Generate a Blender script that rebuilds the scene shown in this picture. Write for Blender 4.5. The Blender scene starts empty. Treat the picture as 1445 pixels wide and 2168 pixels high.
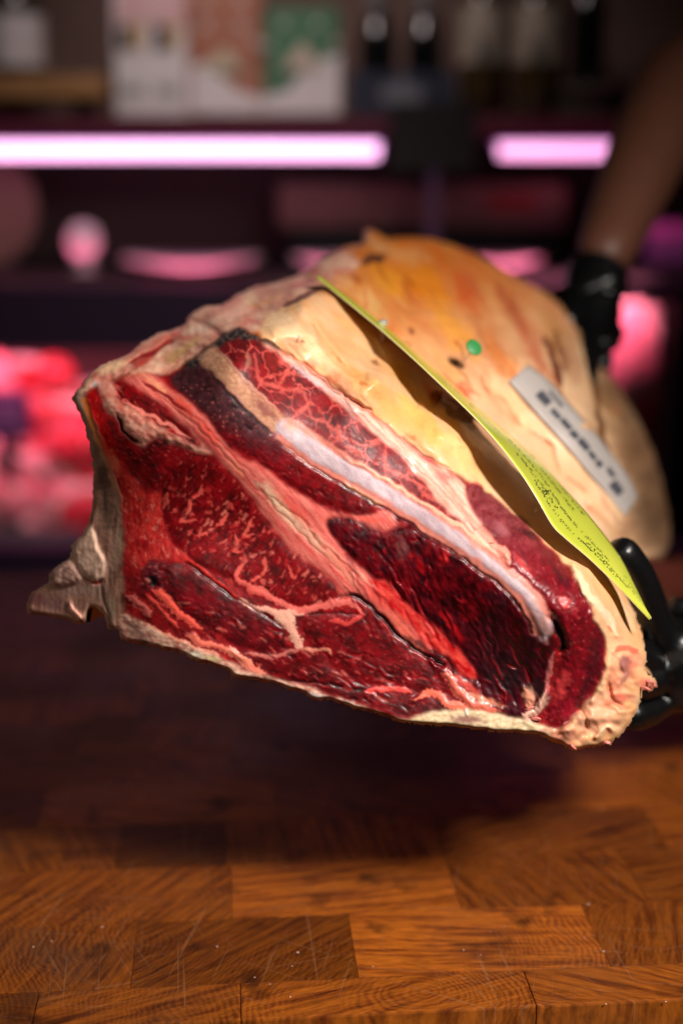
import bpy, bmesh, math, random
import numpy as np
from mathutils import Vector, Matrix
random.seed(7)
sc = bpy.context.scene
COL = sc.collection

# ------------------------------------------------------------------ camera
CAMZ = 0.49
PITCH = math.radians(14.0)
F = 50.0 / 24.0 * 1445.0
cam_d = bpy.data.cameras.new('camera'); cam = bpy.data.objects.new('camera', cam_d); COL.objects.link(cam)
cam.location = (0, 0, CAMZ); cam.rotation_euler = (math.radians(90) - PITCH, 0, 0)
cam_d.lens = 50; cam_d.sensor_fit = 'HORIZONTAL'; cam_d.sensor_width = 24
cam_d.clip_start = 0.05; cam_d.clip_end = 50
cam_d.dof.use_dof = True; cam_d.dof.focus_distance = 0.85; cam_d.dof.aperture_fstop = 2.2; cam_d.dof.aperture_blades = 0
sc.camera = cam

# ------------------------------------------------------------------ world + exposure
w = bpy.data.worlds.new('World'); sc.world = w; w.use_nodes = True
w.node_tree.nodes['Background'].inputs[0].default_value = (0.60, 0.42, 0.28, 1)
w.node_tree.nodes['Background'].inputs[1].default_value = 0.003
sc.view_settings.view_transform = 'Standard'; sc.view_settings.look = 'None'
sc.view_settings.exposure = 0.0; sc.view_settings.gamma = 1.0

# ------------------------------------------------------------------ lamps (key from upper right in front, weak fill at left)
def area(name, loc, aim, size, power, color, sy=None):
    d = bpy.data.lights.new(name, 'AREA'); o = bpy.data.objects.new(name, d); COL.objects.link(o)
    d.size = size; d.energy = power; d.color = color
    if sy: d.shape = 'RECTANGLE'; d.size_y = sy
    o.location = loc
    o.rotation_euler = (Vector(aim) - Vector(loc)).to_track_quat('-Z', 'Y').to_euler()
    return o
k_ = area('key_lamp', (0.74, 0.04, 1.14), (0.04, 0.88, 0.16), 0.26, 6.4, (1.0, 0.93, 0.86)); k_.data.spread = math.radians(78)
f_ = area('fill_lamp', (-0.85, -0.10, 1.15), (-0.33, 1.05, 0.0), 0.4, 0.6, (1.0, 0.90, 0.80)); f_.data.spread = math.radians(62)

s_ = area('shelf_fill', (-0.35, 2.05, 1.55), (-0.12, 2.75, 0.62), 0.3, 1.9, (1.0, 0.84, 0.80)); s_.data.spread = math.radians(70)  # unseen lamp added above to brighten the upper shelf

CP, SP = math.cos(PITCH), math.sin(PITCH)
def P(px, py, d):
    """point seen at photo pixel (px,py) at distance d along the viewing axis"""
    x = (px - 722.5) / F * d; u = -(py - 1084.0) / F * d
    return Vector((x, d * CP + u * SP, CAMZ - d * SP + u * CP))
def at(px, py, Y):
    """point of that sight line on the vertical plane y = Y"""
    u = -(py - 1084.0) / F; k = Y / (CP + u * SP)
    return P(px, py, k)
def onz(px, py, z=0.0):
    u = -(py - 1084.0) / F; k = (CAMZ - z) / (SP - u * CP)
    return P(px, py, k)
def S(r, g, b):
    f = lambda c: (c / 255 / 12.92) if c / 255 <= 0.04045 else ((c / 255 + 0.055) / 1.055) ** 2.4
    return np.array([f(r), f(g), f(b)])

# ------------------------------------------------------------------ helpers
def link(name, me, parent=None, mats=()):
    o = bpy.data.objects.new(name, me); COL.objects.link(o)
    for m in mats: me.materials.append(m)
    if parent: o.parent = parent
    return o
def thing(name, loc, label, cat, group=None):
    o = bpy.data.objects.new(name, None); COL.objects.link(o); o.location = loc; o.empty_display_size = 0.02
    o['label'] = label; o['category'] = cat
    if group: o['group'] = group
    return o
def adopt(o, parent):
    """parent a mesh modelled in world coordinates without moving it"""
    o.parent = parent; o.matrix_parent_inverse = Matrix.Translation(-Vector(parent.location))
    return o
def tag(o, label=None, cat=None, group=None, kind=None):
    for k, v in (('label', label), ('category', cat), ('group', group), ('kind', kind)):
        if v: o[k] = v
    return o
def bm_obj(name, bm, mats, parent=None, smooth=True):
    me = bpy.data.meshes.new(name); bm.to_mesh(me); bm.free()
    if smooth:
        me.polygons.foreach_set('use_smooth', [True] * len(me.polygons))
    o = link(name, me, None, mats)
    if parent: adopt(o, parent)
    return o
def box(bm, c, s, rz=0.0, bevel=0.0):
    r = bmesh.ops.create_cube(bm, size=1.0)
    vs = r['verts']
    bmesh.ops.scale(bm, vec=Vector(s), verts=vs)
    if bevel:
        es = list({e for v in vs for e in v.link_edges})
        rb = bmesh.ops.bevel(bm, geom=es, offset=bevel, segments=2, affect='EDGES', profile=0.6)
        vs = list({v for f in rb['faces'] for v in f.verts} | {v for v in vs if v.is_valid})
    if rz: bmesh.ops.rotate(bm, cent=(0, 0, 0), matrix=Matrix.Rotation(rz, 3, 'Z'), verts=vs)
    bmesh.ops.translate(bm, vec=Vector(c), verts=vs)
    return vs
def lathe(bm, prof, n=32, c=(0, 0, 0)):
    rings = []
    for r, z in prof:
        rings.append([bm.verts.new((c[0] + r * math.cos(2 * math.pi * i / n), c[1] + r * math.sin(2 * math.pi * i / n), c[2] + z)) for i in range(n)])
    for a, b in zip(rings, rings[1:]):
        for i in range(n):
            bm.faces.new((a[i], a[(i + 1) % n], b[(i + 1) % n], b[i]))
    if prof[0][0] > 1e-6: bm.faces.new(list(reversed(rings[0])))
    if prof[-1][0] > 1e-6: bm.faces.new(rings[-1])
def tube(bm, pts, rad, n=8):
    pts = [Vector(p) for p in pts]; rings = []
    for i, p in enumerate(pts):
        t = (pts[min(i + 1, len(pts) - 1)] - pts[max(i - 1, 0)]).normalized()
        a = t.orthogonal().normalized(); b = t.cross(a)
        r = rad[i] if isinstance(rad, (list, tuple)) else rad
        rings.append([bm.verts.new(p + (a * math.cos(2 * math.pi * k / n) + b * math.sin(2 * math.pi * k / n)) * r) for k in range(n)])
    for a, b in zip(rings, rings[1:]):
        best = min(range(n), key=lambda s: (a[0].co - b[s].co).length)
        for i in range(n):
            bm.faces.new((a[i], a[(i + 1) % n], b[(i + 1 + best) % n], b[(i + best) % n]))
    bm.faces.new(list(reversed(rings[0]))); bm.faces.new(rings[-1])

class NT:
    def __init__(s, name):
        s.m = bpy.data.materials.new(name); s.m.use_nodes = True; s.t = s.m.node_tree
        s.b = s.t.nodes['Principled BSDF']
    def n(s, typ, **kw):
        nd = s.t.nodes.new(typ)
        for k, v in kw.items():
            if k.startswith('i_'): nd.inputs[k[2:].replace('_', ' ')].default_value = v
            else: setattr(nd, k, v)
        return nd
    def l(s, a, b): s.t.links.new(a, b)
def simple(name, col, rough=0.5, metal=0.0, noise=0.12, scale=30.0, bump=0.0, emis=None, estr=0.0, coat=0.0, trans=0.0, spec=None):
    """procedural colour: base colour broken up by noise, with optional fine relief"""
    q = NT(name); b = q.b
    tc = q.n('ShaderNodeTexCoord'); nz = q.n('ShaderNodeTexNoise'); nz.inputs['Scale'].default_value = scale; nz.inputs['Detail'].default_value = 5
    q.l(tc.outputs['Object'], nz.inputs['Vector'])
    mx = q.n('ShaderNodeMix', data_type='RGBA')
    c = tuple(col); q.l(nz.outputs['Fac'], mx.inputs['Factor'])
    mx.inputs['A'].default_value = tuple(max(0, v * (1 - noise * 2)) for v in c) + (1,)
    mx.inputs['B'].default_value = tuple(min(1, v * (1 + noise * 2)) for v in c) + (1,)
    q.l(mx.outputs['Result'], b.inputs['Base Color'])
    b.inputs['Roughness'].default_value = rough; b.inputs['Metallic'].default_value = metal
    b.inputs['Coat Weight'].default_value = coat; b.inputs['Coat Roughness'].default_value = 0.1
    b.inputs['Transmission Weight'].default_value = trans
    if spec is not None: b.inputs['Specular IOR Level'].default_value = spec
    if emis is not None:
        b.inputs['Emission Color'].default_value = tuple(emis) + (1,); b.inputs['Emission Strength'].default_value = estr
    if bump:
        bp = q.n('ShaderNodeBump'); bp.inputs['Strength'].default_value = 0.6; bp.inputs['Distance'].default_value = bump
        q.l(nz.outputs['Fac'], bp.inputs['Height']); q.l(bp.outputs['Normal'], b.inputs['Normal'])
    return q.m

# ------------------------------------------------------------------ numpy noise
_rs = np.random.RandomState(11)
PERM = _rs.permutation(4096)
GR = _rs.uniform(-1, 1, (4096, 2)); GR /= np.linalg.norm(GR, axis=1)[:, None]
RV = _rs.uniform(0, 1, (4096, 2))
def _h(ix, iy, s): return PERM[(PERM[(ix + 57 * s) & 4095] + iy + 131 * s) & 4095]
def perlin(x, y, s=0):
    ix = np.floor(x).astype(np.int64); iy = np.floor(y).astype(np.int64); fx = x - ix; fy = y - iy
    u = fx * fx * fx * (fx * (fx * 6 - 15) + 10); v = fy * fy * fy * (fy * (fy * 6 - 15) + 10)
    def g(dx, dy):
        q = GR[_h(ix + dx, iy + dy, s)]
        return q[..., 0] * (fx - dx) + q[..., 1] * (fy - dy)
    a = g(0, 0) * (1 - u) + g(1, 0) * u; b = g(0, 1) * (1 - u) + g(1, 1) * u
    return (a * (1 - v) + b * v) * 1.5
def fbm(x, y, s=0, o=4, gain=0.5):
    r = 0; a = 1; t = 0
    for i in range(o):
        r = r + a * perlin(x * 2 ** i + 17.3 * i, y * 2 ** i + 9.1 * i, s + i); t += a; a *= gain
    return r / t
def worley(x, y, s=0):
    ix = np.floor(x).astype(np.int64); iy = np.floor(y).astype(np.int64)
    f1 = np.full(x.shape, 9.0); f2 = np.full(x.shape, 9.0); idv = np.zeros(x.shape)
    for dx in (-1, 0, 1):
        for dy in (-1, 0, 1):
            h = _h(ix + dx, iy + dy, s); r = RV[h]
            d = np.hypot(ix + dx + r[..., 0] - x, iy + dy + r[..., 1] - y)
            n1 = d < f1; f2 = np.where(n1, f1, np.minimum(f2, d)); idv = np.where(n1, h / 4096.0, idv); f1 = np.where(n1, d, f1)
    return f1, f2, idv
def ss(a, b, x):
    t = np.clip((x - a) / (b - a), 0, 1); return t * t * (3 - 2 * t)
def boxblur(a, r):
    if r < 1: return a
    for ax in (0, 1):
        p = np.pad(a, [(r + 1, r) if i == ax else (0, 0) for i in (0, 1)], mode='edge').cumsum(axis=ax)
        n = a.shape[ax]
        a = (np.take(p, range(2 * r + 1, 2 * r + 1 + n), axis=ax) - np.take(p, range(0, n), axis=ax)) / (2 * r + 1)
    return a
def blur(a, r): return boxblur(boxblur(a, r), max(1, int(r * 0.7)))
def smooth_poly(pts, closed=True, n=5):
    p = np.array(pts, float); m = len(p); out = []
    rng = range(m) if closed else range(m - 1)
    for i in rng:
        if closed: a, b, c, d = p[i - 1], p[i], p[(i + 1) % m], p[(i + 2) % m]
        else: a, b, c, d = p[max(i - 1, 0)], p[i], p[i + 1], p[min(i + 2, m - 1)]
        for k in range(n):
            t = k / n
            out.append(0.5 * ((2 * b) + (c - a) * t + (2 * a - 5 * b + 4 * c - d) * t * t + (3 * b - a - 3 * c + d) * t ** 3))
    if not closed: out.append(p[-1])
    return np.array(out)
# ------------------------------------------------------------------ the beef: one relief surface, cut into its muscles, bones and fat
STEP = 1.8
X0, X1, Y0, Y1 = 46.0, 1432.0, 478.0, 1602.0
gx = np.arange(X0, X1, STEP); gy = np.arange(Y0, Y1, STEP)
GX, GY = np.meshgrid(gx, gy); H, W = GX.shape
WX = GX + 5.0 * perlin(GX / 26, GY / 26, 1) + 1.1 * perlin(GX / 9, GY / 9, 2)
WY = GY + 5.0 * perlin(GX / 26, GY / 26, 3) + 1.1 * perlin(GX / 9, GY / 9, 4)
def inside(poly, X=None, Y=None, smooth=True):
    X = WX if X is None else X; Y = WY if Y is None else Y
    p = smooth_poly(poly, True, 4) if smooth else np.array(poly, float)
    m = np.zeros(X.shape, bool)
    c0 = max(0, int((p[:, 0].min() - 14 - X0) / STEP)); c1 = min(W, int((p[:, 0].max() + 14 - X0) / STEP) + 1)
    r0 = max(0, int((p[:, 1].min() - 14 - Y0) / STEP)); r1 = min(H, int((p[:, 1].max() + 14 - Y0) / STEP) + 1)
    xs = X[r0:r1, c0:c1]; ys = Y[r0:r1, c0:c1]; q = np.zeros(xs.shape, bool)
    for i in range(len(p)):
        xa, ya = p[i - 1]; xb, yb = p[i]
        if ya == yb: continue
        q ^= ((ya > ys) != (yb > ys)) & (xs < (xb - xa) * (ys - ya) / (yb - ya) + xa)
    m[r0:r1, c0:c1] = q
    return m
def line_d(pts, X=None, Y=None, reach=60, n=4):
    """distance to a polyline, and place along it 0..1"""
    X = WX if X is None else X; Y = WY if Y is None else Y
    p = smooth_poly(pts, False, n); D = np.full(X.shape, 1e3); T = np.zeros(X.shape)
    c0 = max(0, int((p[:, 0].min() - reach - X0) / STEP)); c1 = min(W, int((p[:, 0].max() + reach - X0) / STEP) + 1)
    r0 = max(0, int((p[:, 1].min() - reach - Y0) / STEP)); r1 = min(H, int((p[:, 1].max() + reach - Y0) / STEP) + 1)
    xs = X[r0:r1, c0:c1]; ys = Y[r0:r1, c0:c1]; dd = np.full(xs.shape, 1e3); tt = np.zeros(xs.shape)
    for i in range(len(p) - 1):
        a = p[i]; b = p[i + 1]; v = b - a; L = max(1e-6, v @ v)
        t = np.clip(((xs - a[0]) * v[0] + (ys - a[1]) * v[1]) / L, 0, 1)
        d = np.hypot(xs - a[0] - t * v[0], ys - a[1] - t * v[1]); n_ = d < dd
        dd = np.where(n_, d, dd); tt = np.where(n_, (i + t) / (len(p) - 1), tt)
    D[r0:r1, c0:c1] = dd; T[r0:r1, c0:c1] = tt
    return D, T

SIL = [(150,842),(165,822),(188,792),(215,770),(250,758),(275,746),(300,724),(330,706),(365,697),(388,688),(400,665),(430,648),(470,644),(500,622),(540,605),(580,598),(620,585),(650,568),(690,540),(730,520),(768,514),(766,488),(782,482),(800,492),(820,503),(860,500),(905,502),(950,513),(1000,533),(1050,558),(1100,588),(1150,615),(1195,650),(1225,690),(1240,735),(1252,765),(1285,785),(1320,835),(1350,885),(1380,950),(1400,1010),(1415,1080),(1420,1150),(1400,1185),(1350,1190),(1315,1200),(1318,1240),(1345,1300),(1362,1350),(1370,1395),(1366,1420),(1388,1440),(1392,1452),(1378,1464),(1362,1462),(1355,1490),(1345,1515),(1320,1552),(1290,1578),(1250,1584),(1215,1592),(1180,1576),(1150,1562),(1142,1556),(1060,1551),(960,1541),(850,1532),(790,1510),(740,1500),(690,1480),(660,1484),(640,1468),(610,1462),(580,1448),(540,1442),(490,1436),(485,1420),(420,1404),(385,1386),(330,1372),(290,1364),(257,1356),(248,1336),(228,1332),(220,1302),(200,1286),(187,1290),(182,1322),(165,1322),(140,1312),(100,1306),(60,1300),(54,1285),(65,1255),(100,1235),(105,1210),(130,1190),(148,1180),(150,1155),(170,1135),(185,1110),(195,1060),(197,1000),(190,950),(175,890),(160,862)]
SX = GX + 2.5 * perlin(GX / 14, GY / 14, 5) + 1.1 * perlin(GX / 6, GY / 6, 6)
SY = GY + (1.5 + 2.0 * ss(1340, 1400, GY)) * perlin(GX / 12, GY / 12, 7) + (1.0 + 2.6 * ss(1340, 1400, GY)) * perlin(GX / 6, GY / 6, 8)
SILM = inside(SIL, SX, SY, smooth=False)

# ---- depth of the surface along the viewing axis, from measured points (thin-plate spline)
DP = [(150,842,.885),(60,1290,.905),(110,1230,.90),(190,1000,.882),(240,1330,.875),(300,1365,.862),(600,1455,.850),(850,1530,.846),(1000,1545,.845),(1215,1585,.858),(1345,1500,.872),(1368,1400,.882),(1300,1450,.858),(1280,1360,.848),(1200,1200,.850),(1100,1120,.850),(1000,1040,.851),(900,990,.851),(800,900,.852),(700,830,.853),(600,755,.856),(505,705,.862),(440,740,.862),(360,800,.862),(250,810,.870),(260,1000,.858),(500,1100,.848),(350,1250,.850),(800,1250,.842),(1100,1400,.842),(650,1350,.846),(950,1300,.842),
 (640,715,.866),(560,690,.872),(800,800,.868),(740,745,.893),(790,760,.915),(850,800,.918),(700,690,.905),(620,660,.90),(640,630,.93),(900,845,.915),(950,930,.872),(900,930,.858),(1050,980,.905),(1050,1060,.862),(1150,1130,.866),(1140,1060,.912),(1250,1200,.868),(1300,1260,.882),(1250,1150,.915),(690,640,.94),
 (760,640,.99),(820,700,.96),(760,560,1.10),(700,590,1.02),(780,495,1.22),(900,510,1.24),(900,600,1.10),(950,700,1.01),(1000,800,.965),(1080,900,.945),(1150,980,.94),(1220,1080,.94),(1300,1170,.955),(1050,570,1.24),(1050,680,1.10),(1150,780,1.05),(1150,640,1.22),(1230,740,1.24),(1240,900,1.04),(1300,1000,1.06),(1340,1100,1.07),(1320,850,1.27),(1400,1000,1.30),(1415,1150,1.28),(1330,930,1.18),
 (205,780,.90),(300,735,.93),(380,700,.95),(300,780,.878),(400,740,.89),(450,690,.92),(480,650,.98),(560,620,1.02),(540,660,.95),(640,590,1.06),(720,540,1.14)]
DP = [(x, y, d + (.045 if (1060 < x < 1330 and y > 860 and d > .93 and d < 1.0) else 0) + (.008 if d in (.905, .915, .918, .912) else 0)) for x, y, d in DP]
DP = np.array(DP); cx = DP[:, :2] / 1000.0
def tps(r2): return 0.5 * r2 * np.log(r2 + 1e-12)
K = tps(((cx[:, None] - cx[None]) ** 2).sum(-1)) + np.eye(len(cx)) * 2e-4
Q = np.hstack([np.ones((len(cx), 1)), cx]); A = np.block([[K, Q], [Q.T, np.zeros((3, 3))]])
sol = np.linalg.solve(A, np.concatenate([DP[:, 2], np.zeros(3)]))
def depth0(X, Y):
    X = X / 1000.0; Y = Y / 1000.0; r = sol[-3] + sol[-2] * X + sol[-1] * Y
    for i in range(len(cx)): r = r + sol[i] * tps((X - cx[i, 0]) ** 2 + (Y - cx[i, 1]) ** 2)
    return r
DEP = depth0(GX, GY)

# ---- colour, gloss and relief fields, painted region by region
C = np.zeros((H, W, 3)); HT = np.zeros((H, W)); RG = np.full((H, W), 0.42); ID = np.zeros((H, W), int)
PARTS = []
def rot(a, X=None, Y=None):
    X = GX if X is None else X; Y = GY if Y is None else Y
    c, s = math.cos(math.radians(a)), math.sin(math.radians(a)); return X * c + Y * s, -X * s + Y * c
aa, bb = rot(50); a5, b5 = rot(48)
def bb_(m):
    r = np.nonzero((m > 1e-4).any(1))[0]; c = np.nonzero((m > 1e-4).any(0))[0]
    if len(r) == 0: return (slice(0, 1), slice(0, 1))
    return (slice(r[0], r[-1] + 1), slice(c[0], c[-1] + 1))
def mixc(m, col, w=None):
    w = w or bb_(m); m = (m[w] if m.shape == (H, W) else m)[..., None]
    if callable(col): col = col(GX[w], GY[w], aa[w], bb[w], a5[w], b5[w])
    col = np.asarray(col, float); col = col[w] if col.shape[:2] == (H, W) else col
    C[w] = C[w] * (1 - m) + col * m
def relief(m, f):
    w = bb_(m); HT[w] += m[w] * f(GX[w], GY[w], aa[w], bb[w], a5[w], b5[w])
def add_part(name, mask, label=None, mat='meat', soft=2, bulge=0.0, edge=8, rough=None, col=None, same=None):
    """returns the soft mask; records the region as a part"""
    global HT, RG
    mask = mask & SILM
    if same is None:
        PARTS.append((name, label, mat)); i = len(PARTS)
    else: i = same
    ID[mask] = i
    s = blur(mask.astype(float), soft)
    if col is not None: mixc(s, col)
    if bulge:
        e = blur(mask.astype(float), edge); HT = HT + bulge * ss(0.35, 1.0, e) * s
    if rough is not None: RG = RG * (1 - s) + rough * s
    return s
def stroke(pts, wd, col=None, h=0.0, soft=1.2, amt=1.0, taper=True, rough=None, jag=0.0):
    p = np.array(pts, float); R_ = wd * 3 + 14
    c0 = max(0, int((p[:, 0].min() - R_ - X0) / STEP)); c1 = min(W, int((p[:, 0].max() + R_ - X0) / STEP) + 1)
    r0 = max(0, int((p[:, 1].min() - R_ - Y0) / STEP)); r1 = min(H, int((p[:, 1].max() + R_ - Y0) / STEP) + 1)
    w = (slice(r0, r1), slice(c0, c1)); xs, ys = WX[w], WY[w]
    q = smooth_poly(pts, False, 4); D = np.full(xs.shape, 1e3); T = np.zeros(xs.shape)
    for i in range(len(q) - 1):
        a = q[i]; b = q[i + 1]; v = b - a; L = max(1e-6, v @ v)
        t = np.clip(((xs - a[0]) * v[0] + (ys - a[1]) * v[1]) / L, 0, 1)
        d = np.hypot(xs - a[0] - t * v[0], ys - a[1] - t * v[1]); n_ = d < D
        D = np.where(n_, d, D); T = np.where(n_, (i + t) / (len(q) - 1), T)
    ww = wd * (np.clip(np.minimum(T, 1 - T) * 6, 0.25, 1) if taper else 1.0)
    if jag: ww = ww * (1 + jag * perlin(xs / 6, ys / 6, 31))
    m = (1 - ss(np.maximum(ww - soft, 0), ww + soft, D)) * SILM[w] * amt
    if col is not None: mixc(m, col, w)
    if h: HT[w] += h * np.exp(-(D / (wd * 0.9)) ** 2) * SILM[w]
    if rough is not None: RG[w] = RG[w] * (1 - m) + rough * m
def lerp3(a, b, t): return np.asarray(a)[None, None] * (1 - t[..., None]) + np.asarray(b)[None, None] * t[..., None]
def fleshy(s, ang, dark, red, fleck, fl=0.35, fsc=(13, 6), seed=0, relief=0.0006, net=0.0, netsc=22):
    """muscle: dark/red mottling, fibre grain, pale marbling flecks; s is the soft mask"""
    w = bb_(s); s = s[w]; GX_, GY_ = GX[w], GY[w]
    a, b = rot(ang, GX_, GY_)
    n1 = fbm(GX_ / 38, GY_ / 38, seed, 4); n2 = fbm(a / 26, b / 5.5, seed + 5, 3)
    t = np.clip(0.5 + 1.1 * n1 + 0.8 * n2, 0, 1)
    col = lerp3(dark, red, t)
    ax = a + 7 * fbm(GX_ / 16, GY_ / 16, seed + 9, 2); bx = b + 7 * fbm(GX_ / 16, GY_ / 16, seed + 10, 2)
    n3 = fbm(ax / fsc[0], bx / fsc[1], seed + 11, 3)
    dens = fbm(GX_ / 70, GY_ / 70, seed + 12, 2)
    f = ss(0.66 - fl - 0.35 * dens, 0.92 - fl - 0.35 * dens, n3 * 1.6)
    fa = 0.58 * f * (0.55 + 0.9 * np.clip(0.5 + fbm(GX_ / 12, GY_ / 12, seed + 14, 2), 0, 1) * 0.7)
    fa = np.clip(fa, 0, 0.85)
    col = col * (1 - fa[..., None]) + np.asarray(fleck)[None, None] * fa[..., None]
    if net:
        wx = GX_ + 8 * fbm(GX_ / 14, GY_ / 14, seed + 20, 2); wy = GY_ + 8 * fbm(GX_ / 14, GY_ / 14, seed + 21, 2)
        pa, pb = rot(ang, wx, wy); f1, f2, idv = worley(pa / (netsc * 1.5), pb / netsc, seed)
        v = 1 - ss(0.02, 0.05 + net, f2 - f1)
        g2 = v * (0.6 + 0.6 * np.clip(0.5 + dens * 2, 0, 1)); g2 = np.clip(g2, 0, 1)
        col = col * (1 - g2[..., None]) + np.asarray(fleck)[None, None] * g2[..., None]
        HT[w] += s * 0.0003 * v
    st_ = fbm(ax / 18, bx / 2.6, seed + 40, 3); col = col * (1 + 0.55 * np.clip(st_, -.8, .8))[..., None]
    lt = ss(0.30, 0.62, fbm(ax / 14, bx / 3.2, seed + 44, 2)); col = col * (1 - 0.35 * lt[..., None]) + np.asarray(red)[None, None] * 1.7 * 0.35 * lt[..., None]
    C[w] = C[w] * (1 - s[..., None]) + col * s[..., None]
    grain = fbm(ax / 26, bx / 7.5, seed + 30, 2); fine = fbm(GX_ / 9, GY_ / 9, seed + 31, 2)
    HT[w] += s * (relief * grain * 0.36 + relief * 0.12 * fine + 0.0005 * fbm(GX_ / 34, GY_ / 34, seed + 33, 2) - 0.0002 * f)

# palette (linear albedo)
RED = S(150, 8, 22); DRED = S(88, 6, 18); BRT = S(196, 18, 22); DKM = S(52, 14, 24); PURP = S(104, 34, 46); BLK = S(28, 18, 22)
CORAL = S(236, 112, 98); PINK = S(240, 160, 142); CREAM = S(240, 205, 172); CRM2 = S(232, 214, 190); PFAT = S(252, 196, 138); YFAT = S(236, 168, 96)
ORG = S(228, 134, 42); BONEW = S(226, 216, 230); BROWN = S(110, 84, 70); BEIGE = S(206, 168, 140)

# base of everything: outer fat of the body
a5, b5 = rot(48)
t = np.clip(0.5 + 0.9 * fbm(a5 / 120, b5 / 40, 40, 4), 0, 1)
yb = ss(560, 1000, GY + 0.35 * (GX - 900))
moundc = lerp3(S(206, 98, 26), S(216, 136, 64), t)
pale = lerp3(S(222, 168, 122), S(238, 200, 160), t)
C = moundc * (1 - yb[..., None]) + pale * yb[..., None]
def patch(cx_, cy_, rx, ry, ang, col, amt=0.75, wob=0.5, seed=3):
    R_ = max(rx, ry) * 1.7 + 4
    c0 = max(0, int((cx_ - R_ - X0) / STEP)); c1 = min(W, int((cx_ + R_ - X0) / STEP) + 1)
    r0 = max(0, int((cy_ - R_ - Y0) / STEP)); r1 = min(H, int((cy_ + R_ - Y0) / STEP) + 1)
    w = (slice(r0, r1), slice(c0, c1)); xs, ys = GX[w], GY[w]; q = max(6.0, min(rx, ry))
    a, b = rot(ang, xs - cx_, ys - cy_); r = np.hypot(a / rx, b / ry) + wob * 1.5 * fbm(a / (q * 1.6), b / (q * 0.8), seed, 3)
    mixc((1 - ss(0.25, 1.25, r)) * amt * SILM[w], col, w)
for args in [(700,600,60,30,-30,S(226,160,112)),(820,590,60,30,40,S(232,150,40)),(900,600,90,40,45,S(228,130,18)),(780,640,60,26,40,S(226,176,110)),(985,615,60,26,60,S(206,82,32)),(1080,650,70,18,58,S(176,78,44)),(1000,600,60,14,60,S(200,96,52)),(1130,740,90,20,62,S(190,90,56)),(960,700,80,30,50,S(236,158,60)),(1060,760,90,24,55,S(214,116,48)),(950,780,60,20,45,S(230,160,96)),(985,830,30,16,50,S(226,92,60)),(1170,700,70,24,65,S(206,144,84)),(1210,760,60,20,80,S(196,138,100)),(1080,850,80,22,52,S(250,206,156)),(905,830,40,14,40,S(224,110,60)),(870,700,10,7,60,S(120,50,20)),(1185,740,12,60,-18,S(110,48,26)),(1000,570,40,14,35,S(214,120,60)),(860,540,60,20,10,S(220,150,90)),(1290,860,50,70,30,S(150,104,62)),(1350,980,50,70,20,S(170,120,82)),(1390,1100,40,60,10,S(110,84,60)),(1330,1110,24,40,30,S(190,140,104)),(1375,1060,60,90,10,S(104,76,54)),(1300,800,40,60,20,S(150,104,66)),(1330,950,60,60,20,S(150,106,72)),(1270,1010,10,6,0,S(90,130,50))]:  # the dark browns at far right partly put shade into the colour
    patch(*args, seed=int(args[0]) % 50)
side = ss(0, 60, GX - (1235 + 0.28 * (GY - 770)) + 14 * fbm(GX / 30, GY / 30, 47, 3)) * ss(740, 800, GY); mixc(side * 0.75 * SILM, lambda GX, GY, aa, bb, a5, b5: lerp3(S(92,64,44), S(150,110,78), np.clip(0.5 + fbm(GX / 40, GY / 40, 48, 3), 0, 1)))  # brown of the right end, part of it shade put into the colour
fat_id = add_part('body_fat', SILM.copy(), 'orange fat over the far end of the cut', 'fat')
HT += 0.004 * fbm(a5 / 90, b5 / 45, 44, 3) * ss(900, 700, GY - 0.3 * (GX - 900))
# crest and dark notch on top of the mound
stroke([(760,556),(785,545),(800,548),(810,540)], 8, S(90,50,36), -0.004)
stroke([(770,492),(800,520),(820,535)], 7, S(214,150,96), 0.003)
stroke([(1150,705),(1165,745),(1180,790),(1190,830)], 7, S(110,50,30), -0.006)
stroke([(1245,770),(1262,830),(1270,900),(1290,960)], 7, S(120,80,50), -0.006)

for i in range(70):
    x = random.uniform(720, 1300); y = 520 + max(0, (x - 860)) * 0.75 + random.uniform(0, 330); L = random.uniform(20, 80); a = math.radians(random.gauss(52, 10))
    mid = (x + L * .5 * math.cos(a) + random.uniform(-5, 5), y + L * .5 * math.sin(a))
    stroke([(x, y), mid, (x + L * math.cos(a), y + L * math.sin(a))], random.uniform(1.2, 4), S(*random.choice([(150,70,26),(176,92,44),(236,180,120),(196,90,50)])), random.choice([-0.003, -0.002, 0.002]), soft=2, amt=0.55)
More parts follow.
